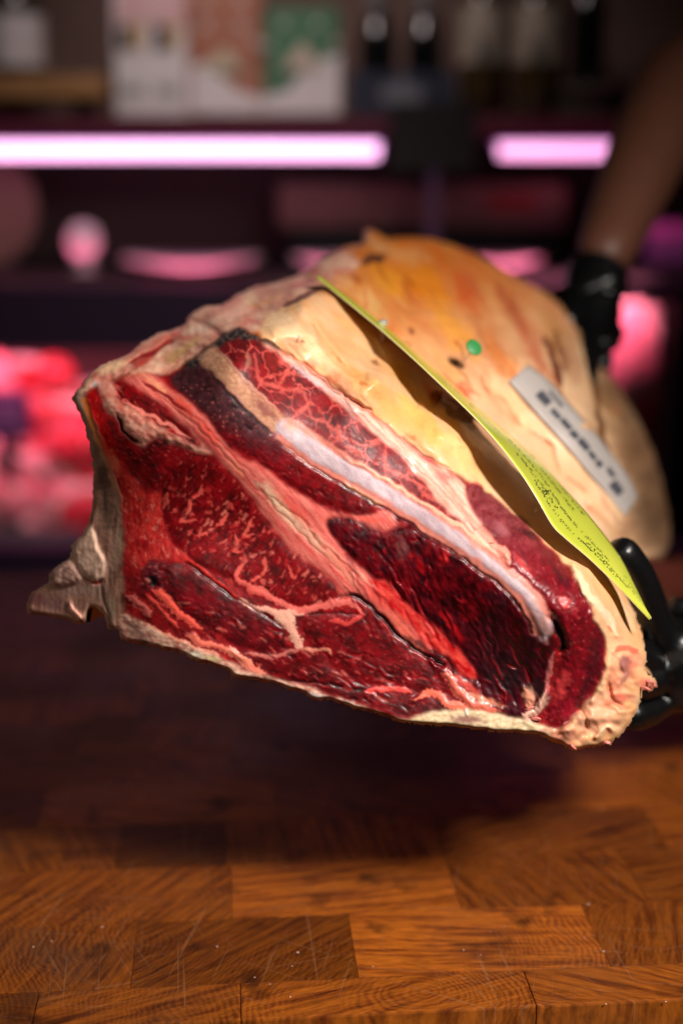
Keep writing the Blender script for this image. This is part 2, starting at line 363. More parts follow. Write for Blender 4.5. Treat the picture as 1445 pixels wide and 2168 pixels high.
# near fat cap
CAP = [(548,702),(556,682),(580,660),(620,638),(680,620),(720,640),(760,690),(840,760),(900,830),(960,890),(1040,950),(1090,1000),(1150,1070),(1200,1140),(1262,1200),(1310,1230),(1345,1290),(1366,1350),(1374,1400),(1395,1440),(1395,1465),(1362,1470),(1350,1520),(1300,1590),(1215,1600),(1140,1575),(1140,1540),(1185,1540),(1240,1480),(1260,1330),(1190,1190),(1100,1100),(1010,1030),(940,990),(860,930),(790,880),(700,812),(640,770),(596,745),(565,722)]
m = inside(CAP)
t = np.clip(0.5 + fbm(a5 / 70, b5 / 24, 50, 4), 0, 1)
capc = lerp3(S(234,168,108), S(240,188,142), t)
s = add_part('fat_cap', m, 'smooth yellow fat cap beside the cut face', 'fat', col=capc, bulge=0.0025, edge=14)
for args in [(600,690,60,34,30,S(252,214,170)),(660,730,70,30,45,S(255,206,160)),(800,840,90,34,38,YFAT),(900,900,80,30,42,S(250,180,90)),(720,810,50,16,45,S(245,166,128)),(980,960,70,30,45,S(250,186,120)),(1060,1050,60,22,45,S(246,196,156)),(1180,1160,70,26,48,S(246,190,140)),(1260,1290,70,36,60,S(238,180,134)),(1300,1400,80,50,80,S(232,168,130)),(1240,1520,90,50,-10,S(228,164,132)),(1190,1560,40,20,10,S(214,128,108)),(1235,1430,34,70,10,S(226,166,134)),(1330,1410,26,34,20,S(206,104,88)),(1322,1400,16,14,20,S(130,70,70)),(1300,1450,40,20,70,S(232,140,110)),(1310,1480,36,14,-15,S(214,98,84)),(1368,1450,24,16,0,S(214,104,94)),(640,722,6,5,0,S(110,30,16)),(630,718,3,10,20,S(150,60,30)),(795,767,12,6,30,S(110,40,20)),(660,770,14,10,40,S(226,130,90)),(700,805,16,8,40,S(222,120,70)),(770,812,18,5,20,S(190,110,50)),(1285,1300,8,22,-25,S(214,120,70)),(1290,1330,5,12,-25,S(190,80,40)),(870,925,16,6,35,S(232,110,60)),(1130,1180,20,8,45,S(226,120,100)),(1200,1230,14,6,45,S(230,140,110))]:
    patch(*args, seed=int(args[1]) % 50)
# folds and ridges of the cap
stroke([(590,700),(640,705),(690,735),(740,775),(800,805),(860,840),(920,890),(1000,950)], 24, None, 0.008)
stroke([(930,845),(990,885),(1060,940),(1110,985)], 16, S(120,60,36), -0.022, amt=0.5)  # valley under the tag, its shade also put into the dark colour
stroke([(660,690),(690,735),(725,775),(770,798)], 9, S(220,140,76), -0.005, amt=0.4)
stroke([(560,680),(600,672),(640,690),(665,720)], 10, None, 0.0016)
stroke([(735,800),(800,820),(880,870),(960,930),(1020,985)], 30, None, 0.0035)
stroke([(590,742),(650,775),(700,818),(760,858),(830,912),(900,968),(960,1000)], 3.2, S(190,90,50), -0.0016, amt=0.8)
stroke([(1210,1200),(1228,1225),(1238,1250),(1262,1280),(1290,1310),(1305,1345)], 9, S(254,222,184), 0.0040, amt=0.7)
stroke([(1222,1180),(1245,1215),(1270,1260),(1300,1300)], 5, S(236,170,120), -0.0020, amt=0.6)
stroke([(1215,1235),(1232,1275),(1255,1320),(1280,1370),(1290,1400)], 6, S(232,170,124), -0.0028, amt=0.6)
stroke([(1250,1300),(1275,1350),(1282,1400),(1275,1440),(1255,1480)], 10, S(250,206,160), 0.0030, amt=0.5)
stroke([(1285,1440),(1290,1470),(1300,1490),(1330,1500)], 6, S(210,120,90), -0.0030, amt=0.7)
stroke([(1200,1540),(1240,1520),(1290,1520),(1320,1500)], 14, None, 0.0035)
stroke([(1225,1500),(1240,1530),(1232,1560)], 5, S(214,140,110), -0.0025, amt=0.6)
stroke([(1265,1560),(1285,1540),(1300,1550)], 6, S(255,214,170), 0.0030, amt=0.6)
stroke([(1180,1565),(1200,1545),(1230,1552)], 8, None, 0.0025)
stroke([(1300,1380),(1330,1370),(1352,1385)], 7, S(220,90,70), 0.0020, amt=0.8)
stroke([(1315,1395),(1325,1425),(1310,1445)], 8, S(150,100,96), 0.0025, amt=0.6)
stroke([(1290,1240),(1320,1290),(1345,1340)], 6, S(255,216,170), 0.0015, amt=0.5)
HT += (0.0009 * fbm(a5 / 46, b5 / 16, 52, 3) + 0.00015 * fbm(GX / 9, GY / 9, 53, 2)) * (ID == len(PARTS))
lump = fbm(GX / 32, GY / 26, 54, 2); HT += 0.0030 * lump * (ID == len(PARTS)) * ss(1360, 1440, GY)
cap_id = len(PARTS)
gg = fbm(GX / 4, GY / 4, 57, 3) ; mixc(ss(0.25, 0.6, gg) * 0.25 * (ID == cap_id), S(238, 150, 96))

# lumpy backbone top running back
TOP = [(150,842),(165,815),(188,785),(250,750),(330,696),(400,655),(470,635),(540,596),(650,560),(720,525),(760,560),(700,590),(670,610),(620,640),(560,668),(545,700),(505,698),(470,712),(430,745),(385,775),(350,800),(310,790),(270,790),(235,805),(205,820),(185,838),(165,835)]
m = inside(TOP)
f1, f2, idv = worley(WX / 46, WY / 30, 5)
t = np.clip(0.5 + 1.2 * fbm(GX / 50, GY / 26, 60, 4), 0, 1)
tc_ = lerp3(S(206,120,104), S(238,190,160), t)
s = add_part('neck_trimming', m, 'lumpy pink and beige trimmings along the top edge', 'fat', col=tc_, bulge=0.002, edge=10)
relief(s, lambda GX, GY, aa, bb, a5, b5: (0.009 * (0.55 - f1[bb_(s)]) * ss(760, 640, GY - 0.1 * GX) + 0.003 * fbm(GX / 16, GY / 12, 61, 3)))
for args in [(300,765,40,12,-28,S(176,22,26)),(255,800,30,8,-25,S(130,30,34)),(325,745,50,9,-40,S(190,40,40)),(350,715,40,10,-20,S(222,104,90)),(372,752,36,14,-30,S(198,154,100)),(240,775,36,14,-25,S(244,196,150)),(202,793,12,6,-40,S(190,40,30)),(203,815,9,9,0,S(206,200,206)),(430,690,40,14,-20,S(232,200,176)),(445,668,30,9,-20,S(196,120,110)),(500,660,50,12,-20,S(236,178,160)),(560,640,50,10,-20,S(226,150,110)),(600,610,50,12,-20,S(206,140,120)),(640,600,40,8,-20,S(190,90,90)),(660,575,30,6,-25,S(176,50,50)),(650,625,60,5,-25,S(96,44,40)),(600,590,30,6,-10,S(236,190,160)),(400,730,30,8,-35,S(232,184,120)),(335,800,26,10,-10,S(178,158,134)),(200,870,10,10,0,S(60,40,36)),(180,835,9,10,0,S(70,54,46))]:
    patch(*args, seed=int(args[0]) % 40)
stroke([(600,648),(640,628),(690,602)], 5, S(90,40,36), -0.005, amt=0.8)
stroke([(270,770),(310,752),(350,730),(368,720)], 5, S(150,20,24), -0.004, amt=0.9)
stroke([(400,672),(440,690),(470,712)], 5, S(140,70,66), -0.003, amt=0.6)

# base of the cut face
FACE = [(182,838),(200,822),(240,805),(310,790),(360,790),(400,765),(440,735),(478,706),(505,698),(545,712),(596,745),(700,815),(790,882),(860,935),(940,990),(1010,1030),(1100,1100),(1190,1190),(1262,1325),(1285,1370),(1270,1450),(1230,1500),(1190,1538),(1140,1545),(1000,1560),(850,1550),(600,1480),(420,1430),(250,1350),(240,1200),(255,1090),(230,985),(195,890)]
m = inside(FACE)
s = add_part('connective_tissue', m, 'coral red tissue between the muscles', 'meat', rough=0.34)
fleshy(s, 50, S(96,8,16), S(166,18,26), S(214,70,62), fl=0.26, seed=70, relief=0.0006)

# sawn backbone at the left
CH = [(150,842),(166,826),(176,866),(194,912),(222,975),(243,1040),(258,1090),(263,1140),(258,1200),(264,1262),(254,1320),(247,1337),(228,1334),(220,1300),(205,1283),(185,1290),(182,1322),(140,1314),(60,1300),(50,1280),(75,1240),(100,1205),(130,1185),(148,1180),(150,1150),(185,1108),(196,1060),(197,1000),(190,950),(175,890)]
m = inside(CH)
t = np.clip(0.5 + 1.1 * fbm(GX / 30, GY / 40, 80, 4), 0, 1)
s = add_part('backbone', m, 'brown sawn face of the backbone', 'bone', rough=0.55, col=lambda GX, GY, aa, bb, a5, b5: lerp3(S(116,76,64), S(182,134,112), t), bulge=-0.001)
relief(s, lambda GX, GY, aa, bb, a5, b5: (0.0007 * fbm(GX / 4.5, GY / 4.5, 81, 3) + 0.0006 * perlin(GX / 4, GY / 60, 83)))
gp = fbm(GX / 3.5, GY / 3.5, 84, 2); mixc(s * ss(0.1, 0.6, gp) * 0.5, S(60, 40, 36))
for args in [(166,850,9,26,-15,S(158,134,118)),(180,900,7,40,-14,S(156,132,116)),(195,960,7,50,-8,S(150,124,108)),(215,1010,16,60,-8,S(74,54,44)),(225,1090,20,50,0,S(80,60,48)),(250,1150,8,60,4,S(168,140,116)),(240,1180,9,50,4,S(150,118,100)),(110,1275,50,24,6,S(116,78,76)),(200,1250,40,18,10,S(140,112,98)),(75,1270,22,22,0,S(120,66,66)),(235,1290,14,34,-6,S(160,136,112)),(245,1320,6,16,0,S(220,170,150)),(150,1250,30,12,0,S(150,120,112))]:
    patch(*args, seed=int(args[1]) % 40)
stroke([(186,845),(206,905),(232,975),(250,1040),(262,1085)], 3, S(200,160,130), 0.001, amt=0.8)
stroke([(215,1185),(210,1230),(222,1270),(235,1330)], 3, S(96,70,60), -0.0012, amt=0.6)
m = inside([(148,1160),(185,1108),(196,1120),(206,1150),(222,1185),(222,1215),(208,1236),(180,1226),(160,1196)])
s = add_part('fat_lump', m, 'pale beige lump stuck on the sawn backbone', 'bone', rough=0.55, col=lambda GX, GY, aa, bb, a5, b5: lerp3(S(164,128,110), S(206,168,146), np.clip(0.5 + fbm(GX / 20, GY / 20, 85, 3), 0, 1)), bulge=0.0035, edge=7)
HT += s * (0.0006 * fbm(GX / 9, GY / 12, 88, 3) + 0.0005 * perlin(GX / 14, GY / 40, 89)); mixc(s * ss(0.1, 0.5, fbm(GX / 8, GY / 16, 90, 3)) * 0.5, S(150, 116, 96))
stroke([(186,1112),(196,1130),(206,1160),(216,1190)], 5, S(222,186,160), 0.0008, amt=0.5)
stroke([(178,1226),(200,1234),(216,1226)], 3, S(150,14,20), -0.002, amt=0.9)
m = inside([(102,1212),(128,1188),(150,1182),(166,1206),(176,1228),(150,1240),(110,1244)])
s = add_part('fat_lump', m, 'ragged pinkish scrap left of the pale lump', 'bone', rough=0.55, col=lambda GX, GY, aa, bb, a5, b5: lerp3(S(130,92,82), S(178,140,124), np.clip(0.5 + 1.4 * fbm(GX / 10, GY / 10, 86, 3), 0, 1)), bulge=0.004, edge=6)
relief(s, lambda GX, GY, aa, bb, a5, b5: 0.0011 * fbm(GX / 8, GY / 8, 87, 3))
stroke([(146,1278),(158,1295),(172,1312)], 5, S(232,170,150), 0.003)

# bright strip and left fatty zone
m = inside([(184,838),(202,832),(218,880),(242,930),(262,972),(278,1022),(292,1065),(262,1085),(254,1040),(234,985),(208,912),(190,872)])
s = add_part('muscle', m, 'narrow bright red strip beside the backbone', 'meat', rough=0.25, bulge=0.0006)
fleshy(s, 70, S(140,4,12), S(206,16,20), S(226,70,60), fl=0.2, seed=90)
patch(246,985,12,34,-22,S(246,130,100)); patch(225,950,6,30,-25,S(226,60,46))
m = inside([(252,985),(285,1010),(312,1050),(336,1040),(350,1090),(352,1140),(398,1172),(392,1190),(330,1186),(300,1200),(312,1215),(300,1232),(276,1190),(266,1130),(262,1070)])
s = add_part('fat_seam', m, 'stringy coral fat beside the backbone', 'meat', rough=0.3, bulge=0.001)
fleshy(s, 78, S(160,14,24), S(214,60,54), S(236,140,122), fl=0.36, fsc=(16, 6), seed=95, relief=0.0012)
m = inside([(296,1205),(330,1188),(360,1200),(352,1240),(330,1250),(300,1245)])
s = add_part('muscle', m, 'dried purple patch above the lower streaks', 'meat', rough=0.3)
fleshy(s, 20, S(60,16,26), S(140,26,36), S(190,110,110), fl=0.35, seed=98, relief=0.0012)
stroke([(318,1225),(328,1240)], 8, S(20,8,10), -0.003)

# pale pink chunk with slits
m = inside([(212,815),(240,806),(250,838),(280,860),(330,888),(372,908),(420,936),(452,958),(420,960),(372,944),(325,926),(306,948),(286,936),(264,920),(250,892),(226,862)])
s = add_part('fat_lump', m, 'pale pink lump below the top left corner', 'fat', rough=0.3, col=lambda GX, GY, aa, bb, a5, b5: lerp3(S(214,120,104), S(240,178,156), np.clip(0.5 + 1.2 * fbm(GX / 22, GY / 16, 100, 3), 0, 1)), bulge=0.004, edge=8)
relief(s, lambda GX, GY, aa, bb, a5, b5: 0.002 * fbm(GX / 12, GY / 9, 101, 3))
m = inside([(236,806),(262,812),(300,842),(360,884),(436,952),(396,936),(330,898),(280,866),(246,842)])
s = add_part('muscle', m, 'thin dark red sliver in the upper left', 'meat', rough=0.25, bulge=-0.002, edge=4)
fleshy(s, 38, S(80,4,12), S(150,14,20), S(226,110,100), fl=0.3, fsc=(30, 4), seed=104)
stroke([(262,850),(300,872),(350,896),(400,925)], 3.5, S(230,130,116), 0.0015)
stroke([(250,880),(262,915),(300,940)], 4, S(60,6,12), -0.003)
m = inside([(256,925),(290,945),(310,952),(328,928),(380,946),(430,964),(452,975),(400,988),(360,1000),(332,1038),(300,1008),(270,965)])
s = add_part('muscle', m, 'small dark muscle under the pale pink lump', 'meat', rough=0.25, bulge=0.001)
fleshy(s, 30, S(70,4,14), S(150,12,24), S(210,90,84), fl=0.3, seed=108)

# coral seams
m = inside([(262,800),(305,788),(345,803),(362,822),(402,850),(442,890),(462,920),(500,960),(556,988),(602,1024),(660,1060),(700,1082),(760,1092),(830,1080),(846,1100),(834,1116),(800,1124),(770,1112),(735,1098),(700,1094),(690,1105),(715,1150),(742,1182),(772,1212),(802,1240),(842,1280),(884,1322),(904,1346),(930,1378),(900,1380),(870,1368),(846,1345),(818,1312),(788,1280),(750,1264),(722,1266),(712,1240),(690,1216),(660,1196),(622,1172),(584,1124),(540,1062),(500,1012),(452,962),(400,908),(350,860),(300,826)])
s = add_part('fat_seam', m, 'broad coral fat seam crossing the cut face', 'meat', rough=0.28, bulge=0.0016, edge=9)
aa, bb = rot(50)
t = np.clip(0.5 + 1.0 * fbm(aa / 80, bb / 7, 110, 4), 0, 1)
mixc(s, lambda GX, GY, aa, bb, a5, b5: lerp3(S(206,78,74), S(236,138,124), t))
relief(s, lambda GX, GY, aa, bb, a5, b5: 0.0004 * fbm(aa / 110, bb / 9, 111, 2))
relief(s, lambda GX, GY, aa, bb, a5, b5: 0.0001 * fbm(GX / 6, GY / 6, 112, 2))
for args in [(600,1080,80,16,48,CREAM),(660,1140,60,14,48,S(246,188,160)),(580,1050,40,12,44,CREAM),(330,815,40,9,38,S(238,160,120)),(390,860,40,12,45,S(246,90,70)),(440,915,40,12,48,S(244,90,74)),(700,1110,30,20,40,S(240,110,96)),(720,1200,60,12,50,S(244,150,126)),(800,1260,50,22,48,S(240,90,80)),(620,1075,60,12,40,S(240,100,86)),(780,1100,40,8,5,S(230,96,80)),(850,1330,50,10,50,S(244,120,96)),(500,990,30,9,45,S(250,150,120))]:
    patch(*args, seed=int(args[1]) % 40)
stroke([(330,830),(400,890),(470,955),(530,1020),(600,1090),(680,1170),(740,1230)], 1.8, S(140,60,44), -0.0012, amt=0.8)
stroke([(350,840),(410,880),(470,940),(540,1010)], 1.6, S(160,50,40), -0.0010, amt=0.7)
stroke([(540,1020),(560,1045),(600,1070),(640,1100),(660,1130),(690,1165)], 1.6, S(150,80,56), -0.0010, amt=0.8)
stroke([(640,1110),(700,1160),(760,1215),(820,1270),(860,1320)], 3, S(250,170,146), 0.0008, amt=0.6)
stroke([(700,1165),(730,1190),(760,1230)], 2, S(180,60,50), -0.0008, amt=0.7)
stroke([(300,806),(350,838),(400,880)], 3, S(130,10,18), -0.0014, amt=0.9)
# loose coral streaks right of the seam
m = inside([(790,1225),(820,1236),(862,1280),(900,1312),(940,1346),(980,1390),(1010,1430),(990,1436),(950,1404),(916,1372),(880,1340),(840,1300),(800,1262)])
s = add_part('fat_seam', m, 'bright red-coral streak below the long white rib', 'meat', rough=0.25, bulge=0.0012)
mixc(s, lambda GX, GY, aa, bb, a5, b5: lerp3(S(190,16,22), S(240,92,80), np.clip(0.4 + 1.3 * fbm(aa / 30, bb / 9, 114, 3), 0, 1)))

# muscle between seam and rib, dried at the top
M2 = [(362,803),(372,790),(398,772),(428,766),(452,792),(490,828),(530,866),(558,894),(580,916),(612,944),(660,982),(720,1014),(780,1048),(840,1088),(880,1112),(900,1125),(872,1112),(840,1106),(826,1082),(760,1088),(700,1074),(660,1056),(610,1020),(560,986),(506,952),(470,920),(442,884),(402,846),(372,820)]
s = add_part('muscle', inside(M2), 'long dark muscle between coral seam and rib, dried at its top', 'meat', rough=0.22, bulge=0.0014)
fleshy(s, 38, S(82,4,14), S(142,8,22), S(214,80,76), fl=0.12, seed=120, relief=0.0010)
dry = ss(60, -20, rot(-45, GX - 500, GY - 840)[0] * 0 + (GY - (0.62 * (GX - 360) + 815)) * 1.0 + 14 * fbm(GX / 18, GY / 18, 121, 3)) * s * ss(640, 520, GX)
mixc(dry * 0.92, lambda GX, GY, aa, bb, a5, b5: lerp3(S(40,14,22), S(92,44,52), np.clip(0.5 + 1.2 * fbm(GX / 14, GY / 14, 122, 4), 0, 1)))
gp = fbm(GX / 7, GY / 5, 123, 3)
mixc(s * ss(0.36, 0.5, gp) * ss(600, 480, GX) * ss(790, 830, GY), S(224,120,104))
RG += dry * 0.22; HT += dry * 0.0006 * fbm(GX / 4, GY / 4, 124, 3)

# upper marbled muscle
M1 = [(456,730),(470,712),(484,703),(508,699),(546,716),(566,736),(602,764),(642,786),(668,812),(700,844),(736,872),(770,902),(802,930),(842,962),(872,996),(902,1032),(932,1070),(962,1096),(990,1120),(1004,1142),(968,1118),(900,1074),(844,1038),(772,1002),(720,966),(660,915),(606,878),(560,842),(508,796),(474,758)]
s = add_part('muscle', inside(M1), 'marbled dark red muscle above the white rib', 'meat', rough=0.42, bulge=0.0014)
fleshy(s, 52, S(86,4,14), S(146,8,22), S(210,90,82), fl=0.10, fsc=(14, 5), seed=130, relief=0.0009, net=0.05, netsc=34)
for pts, wd in [([(540,750),(545,790),(550,805),(582,815),(600,802),(612,790),(636,800)], 4), ([(550,805),(592,820),(640,832),(650,850),(640,870),(622,884)], 3.5), ([(650,850),(662,884),(690,892),(702,880)], 3), ([(700,942),(720,926),(762,942),(790,940),(812,930),(838,956)], 4.5), ([(720,926),(714,900)], 5), ([(730,946),(776,972)], 5), ([(812,955),(820,994),(850,1004),(880,1022)], 4.5), ([(850,1002),(890,1032),(922,1062)], 3), ([(600,802),(612,775),(590,765)], 3), ([(690,892),(720,926)], 4)]:
    stroke(pts, wd, S(206,92,82), 0.0001, soft=3, amt=0.7, jag=0.9)
m = inside([(396,768),(430,742),(462,712),(482,700),(508,694),(548,710),(552,722),(520,716),(496,716),(470,730),(452,740),(430,764),(405,782)])
s = add_part('dried_rim', m, 'blackened dried rim at the top of the cut', 'meat', rough=0.5, bulge=0.001, edge=3)
mixc(s, lambda GX, GY, aa, bb, a5, b5: lerp3(S(24,18,20), S(110,92,84), np.clip(0.25 + 1.3 * fbm(GX / 9, GY / 7, 134, 3), 0, 1)))
relief(s, lambda GX, GY, aa, bb, a5, b5: 0.002 * fbm(GX / 6, GY / 6, 135, 3))
stroke([(552,716),(575,728),(590,740)], 6, S(90,58,44), 0.001)
stroke([(524,745),(526,765),(520,778)], 5, S(150,100,80), 0.0006, amt=0.7)

# membrane strips between upper muscle and fat cap
m = inside([(552,722),(600,750),(650,777),(700,816),(790,882),(860,937),(900,975),(940,992),(985,1030),(1010,1075),(1040,1120),(1064,1176),(1042,1170),(1010,1142),(972,1102),(934,1068),(902,1028),(872,992),(842,958),(802,926),(770,898),(736,868),(700,840),(668,808),(642,782),(600,758)])
s = add_part('membrane', m, 'pale pink membrane edging the fat cap', 'fat', rough=0.45, bulge=0.0008, edge=5)
mixc(s, lambda GX, GY, aa, bb, a5, b5: lerp3(S(240,150,130), S(244,196,176), np.clip(0.5 + 1.3 * fbm(aa / 60, bb / 7, 140, 3), 0, 1)))
for args in [(660,802,70,7,36,S(222,190,190)),(740,862,50,6,36,S(230,180,178)),(940,1010,24,14,30,S(226,110,104)),(985,1090,50,10,55,S(246,138,120)),(1030,1130,40,14,60,S(240,120,104)),(1000,1060,26,16,60,S(244,140,124))]:
    patch(*args, seed=int(args[1]) % 40)
stroke([(640,770),(700,822),(785,895),(820,928),(862,966),(882,990),(906,1012),(932,1036),(956,1062),(986,1096),(1004,1120)], 1.5, S(110,40,40), -0.0020)
stroke([(720,838),(800,905),(870,975),(940,1050),(1000,1110)], 5, S(250,196,176), 0.0012, amt=0.5)
stroke([(1000,1020),(1018,1040),(1012,1070),(1020,1100)], 7, S(246,130,112), 0.002, amt=0.8)

# big dark muscle below the rib
M3 = [(690,1104),(715,1096),(745,1098),(775,1112),(806,1124),(838,1118),(880,1112),(912,1132),(960,1164),(1020,1208),(1070,1246),(1108,1286),(1128,1322),(1140,1348),(1166,1346),(1172,1400),(1162,1440),(1166,1476),(1150,1500),(1110,1530),(1060,1512),(1000,1502),(960,1470),(934,1436),(905,1402),(900,1384),(934,1382),(970,1424),(1004,1438),(1010,1424),(980,1384),(940,1340),(900,1306),(862,1274),(824,1232),(794,1222),(772,1208),(742,1178),(716,1148)]
s = add_part('muscle', inside(M3), 'large dark muscle under the rib, blackened at its lower right', 'meat', rough=0.2, bulge=0.0016)
fleshy(s, 62, S(48,4,14), S(122,6,20), S(196,30,36), fl=0.2, fsc=(34, 10), seed=150, relief=0.0016)
dk = ss(-0.05, 0.35, fbm(GX / 60, GY / 50, 151, 4) + 0.5 * ss(1200, 1420, GY + 0.2 * (GX - 900)) - 0.15) * s
mixc(dk * 0.62, lambda GX, GY, aa, bb, a5, b5: lerp3(S(34,14,20), S(80,26,38), np.clip(0.5 + fbm(GX / 12, GY / 12, 152, 3), 0, 1)))
for args in [(1060,1420,60,50,45,S(26,16,18)),(1130,1460,30,40,20,S(30,18,20)),(1120,1470,20,14,60,S(206,150,124)),(1148,1490,22,10,-40,S(226,180,160)),(950,1405,40,12,40,S(20,10,12)),(890,1365,40,7,30,S(16,10,12)),(985,1450,60,9,35,S(226,84,72)),(1020,1480,50,8,20,S(240,150,116)),(960,1330,50,10,52,S(196,18,26)),(890,1200,20,9,60,S(180,14,24)),(940,1180,10,20,20,S(190,30,30)),(1000,1290,12,20,-10,S(160,20,30)),(760,1130,26,24,0,S(46,14,22)),(850,1160,16,30,0,S(120,60,60))]:
    patch(*args, seed=int(args[1]) % 40)
for i in range(46):
    x = random.uniform(730, 1150); y = 1110 + (x - 700) * 0.62 + random.uniform(0, 150); L = random.uniform(14, 40)
    if SILM[int((y - Y0) / STEP), int((x - X0) / STEP)]:
        stroke([(x, y), (x + L * .45, y + L * .8), (x + L * .7, y + L * 1.5)], random.uniform(1.6, 3.5), S(*random.choice([(150,12,22),(110,36,46),(50,8,18),(160,30,36)])), random.choice([0.001, -0.0014]), soft=2.2, amt=0.5)

# rib-eye and the lower muscles
RE = [(343,1012),(360,988),(400,966),(444,966),(482,1000),(522,1046),(566,1108),(606,1160),(648,1192),(688,1216),(712,1240),(718,1260),(700,1276),(650,1284),(620,1284),(566,1256),(530,1244),(500,1232),(462,1216),(420,1196),(392,1172),(360,1138),(346,1080)]
s = add_part('rib_eye', inside(RE), 'large marbled eye muscle left of the centre', 'meat', rough=0.22, bulge=0.0018)
fleshy(s, -55, S(80,4,12), S(140,8,22), S(228,104,90), fl=0.26, fsc=(18, 8), seed=160, relief=0.0010, net=0.0, netsc=34)
for pts, wd in [([(430,1030),(424,1046),(405,1060),(394,1090),(385,1102),(415,1100)], 4), ([(480,1085),(470,1105),(457,1113)], 4), ([(530,1098),(526,1118),(517,1133),(540,1127)], 4), ([(500,1130),(502,1150),(494,1166),(512,1168)], 3), ([(345,1062),(353,1050),(350,1078)], 4), ([(418,1137),(442,1128)], 3.5), ([(560,1180),(556,1210),(530,1238)], 4), ([(610,1200),(620,1225),(628,1215)], 3)]:
    stroke(pts, wd, S(226,96,84), 0.0002, amt=0.85, jag=0.7)
for i in range(90):
    x = random.uniform(355, 690); y = 985 + (x - 355) * 0.62 + random.uniform(0, 130); L = random.uniform(5, 17); a = math.radians(random.gauss(-52, 24))
    q_ = (int((y - Y0) / STEP), int((x - X0) / STEP))
    if ID[q_] == len(PARTS): stroke([(x, y), (x + L * .5 * math.cos(a) + 1.5, y + L * .5 * math.sin(a)), (x + L * math.cos(a), y + L * math.sin(a))], random.uniform(1.4, 3.6), S(*random.choice([(206,84,74),(186,46,46),(224,120,106),(60,2,10)])), random.choice([0, 0.0004]), soft=2.2, amt=0.7, jag=0.7)
M4 = [(352,1196),(380,1190),(402,1202),(452,1232),(492,1262),(542,1292),(592,1322),(608,1348),(596,1376),(560,1382),(500,1366),(452,1338),(402,1304),(366,1274),(344,1244)]
s = add_part('muscle', inside(M4), 'long dark muscle along the lower left', 'meat', rough=0.24, bulge=0.0022, edge=12)
fleshy(s, 34, S(70,5,14), S(122,10,24), S(186,74,70), fl=0.12, fsc=(18, 4), seed=170, relief=0.0010)
M5 = [(636,1310),(700,1300),(762,1304),(802,1322),(842,1352),(872,1378),(900,1402),(938,1432),(962,1468),(900,1466),(820,1456),(762,1440),(716,1416),(668,1372),(644,1346)]
s = add_part('muscle', inside(M5), 'dark muscle right of the small white cross', 'meat', rough=0.22, bulge=0.0020, edge=12)
fleshy(s, 28, S(72,4,12), S(132,8,22), S(210,80,76), fl=0.22, fsc=(18, 5), seed=175, relief=0.0012)
M6 = [(496,1374),(560,1386),(600,1380),(650,1374),(700,1412),(762,1446),(840,1462),(920,1474),(980,1494),(1010,1504),(940,1516),(870,1518),(800,1500),(740,1482),(640,1446),(560,1422),(512,1400)]
s = add_part('muscle', inside(M6), 'flat dark muscle along the bottom edge', 'meat', rough=0.24, bulge=0.0012)
fleshy(s, 20, S(70,4,12), S(130,8,22), S(220,90,80), fl=0.2, fsc=(24, 4), seed=180, relief=0.0010)
for pts, wd, c in [([(505,1236),(540,1246),(590,1272),(622,1292),(664,1290),(704,1276),(742,1278),(772,1300)], 7, S(226,110,100)),
                   ([(590,1274),(560,1262),(520,1240),(500,1218),(520,1190)], 5, S(224,100,90)), ([(505,1268),(530,1282),(575,1294),(640,1300)], 6, S(238,170,150)),
                   ([(596,1298),(612,1325),(628,1356),(640,1374)], 12, S(232,168,146)), ([(580,1300),(600,1310),(620,1306)], 10, S(242,180,156)),
                   ([(640,1374),(600,1384),(560,1392),(520,1384)], 4, S(200,110,100)), ([(640,1376),(690,1376),(700,1388)], 4, S(210,130,110)),
                   ([(392,1176),(430,1208),(480,1248),(520,1280)], 3, S(206,50,44)), ([(770,1300),(740,1318),(700,1316)], 5, S(206,70,66))]:
    stroke(pts, wd, c, 0.0008, jag=0.5)
stroke([(392,1192),(440,1224),(492,1262),(560,1300),(600,1330)], 3, S(60,4,10), -0.0022, amt=0.8)
stroke([(644,1300),(700,1298),(760,1300)], 2, S(50,4,10), -0.0015, amt=0.8)
stroke([(560,1440),(640,1440),(720,1455),(800,1468)], 2.5, S(30,4,8), -0.002, amt=0.8)
stroke([(720,1262),(760,1268),(800,1300),(846,1350),(880,1376),(940,1410)], 4, S(30,6,10), -0.004, amt=0.9)
for pts, wd, c in [([(322,1250),(345,1262),(372,1292),(400,1316),(430,1332)], 9, S(240,96,80)), ([(310,1262),(340,1290),(380,1330)], 5, S(226,80,70)), ([(395,1345),(430,1360),(480,1376),(520,1396)], 7, S(236,120,100)),
                   ([(270,1262),(300,1284),(316,1304)], 8, S(206,100,92)), ([(300,1318),(350,1346),(420,1376),(470,1392)], 7, S(226,140,116)), ([(480,1378),(500,1384),(530,1412),(560,1428)], 9, S(244,140,116)),
                   ([(770,1466),(820,1458),(870,1464)], 6, S(236,90,84)), ([(880,1480),(920,1466),(950,1490),(1000,1500)], 8, S(240,120,96)), ([(935,1425),(952,1440),(972,1470),(1010,1496),(1060,1508)], 9, S(242,116,96))]:
    stroke(pts, wd, c, 0.0016, jag=0.5)
for i in range(70):
    x = random.uniform(280, 900); y = 1235 + (x - 280) * 0.36 + random.uniform(-20, 70)
    L = random.uniform(8, 26); a = random.uniform(0.1, 0.7)
    stroke([(x, y), (x + L * math.cos(a), y + L * math.sin(a))], random.uniform(1.5, 3.2), S(*random.choice([(206,70,64),(60,4,12),(170,20,28),(216,110,96)])), random.choice([0.0012, -0.0012]), soft=2.4, amt=0.5)

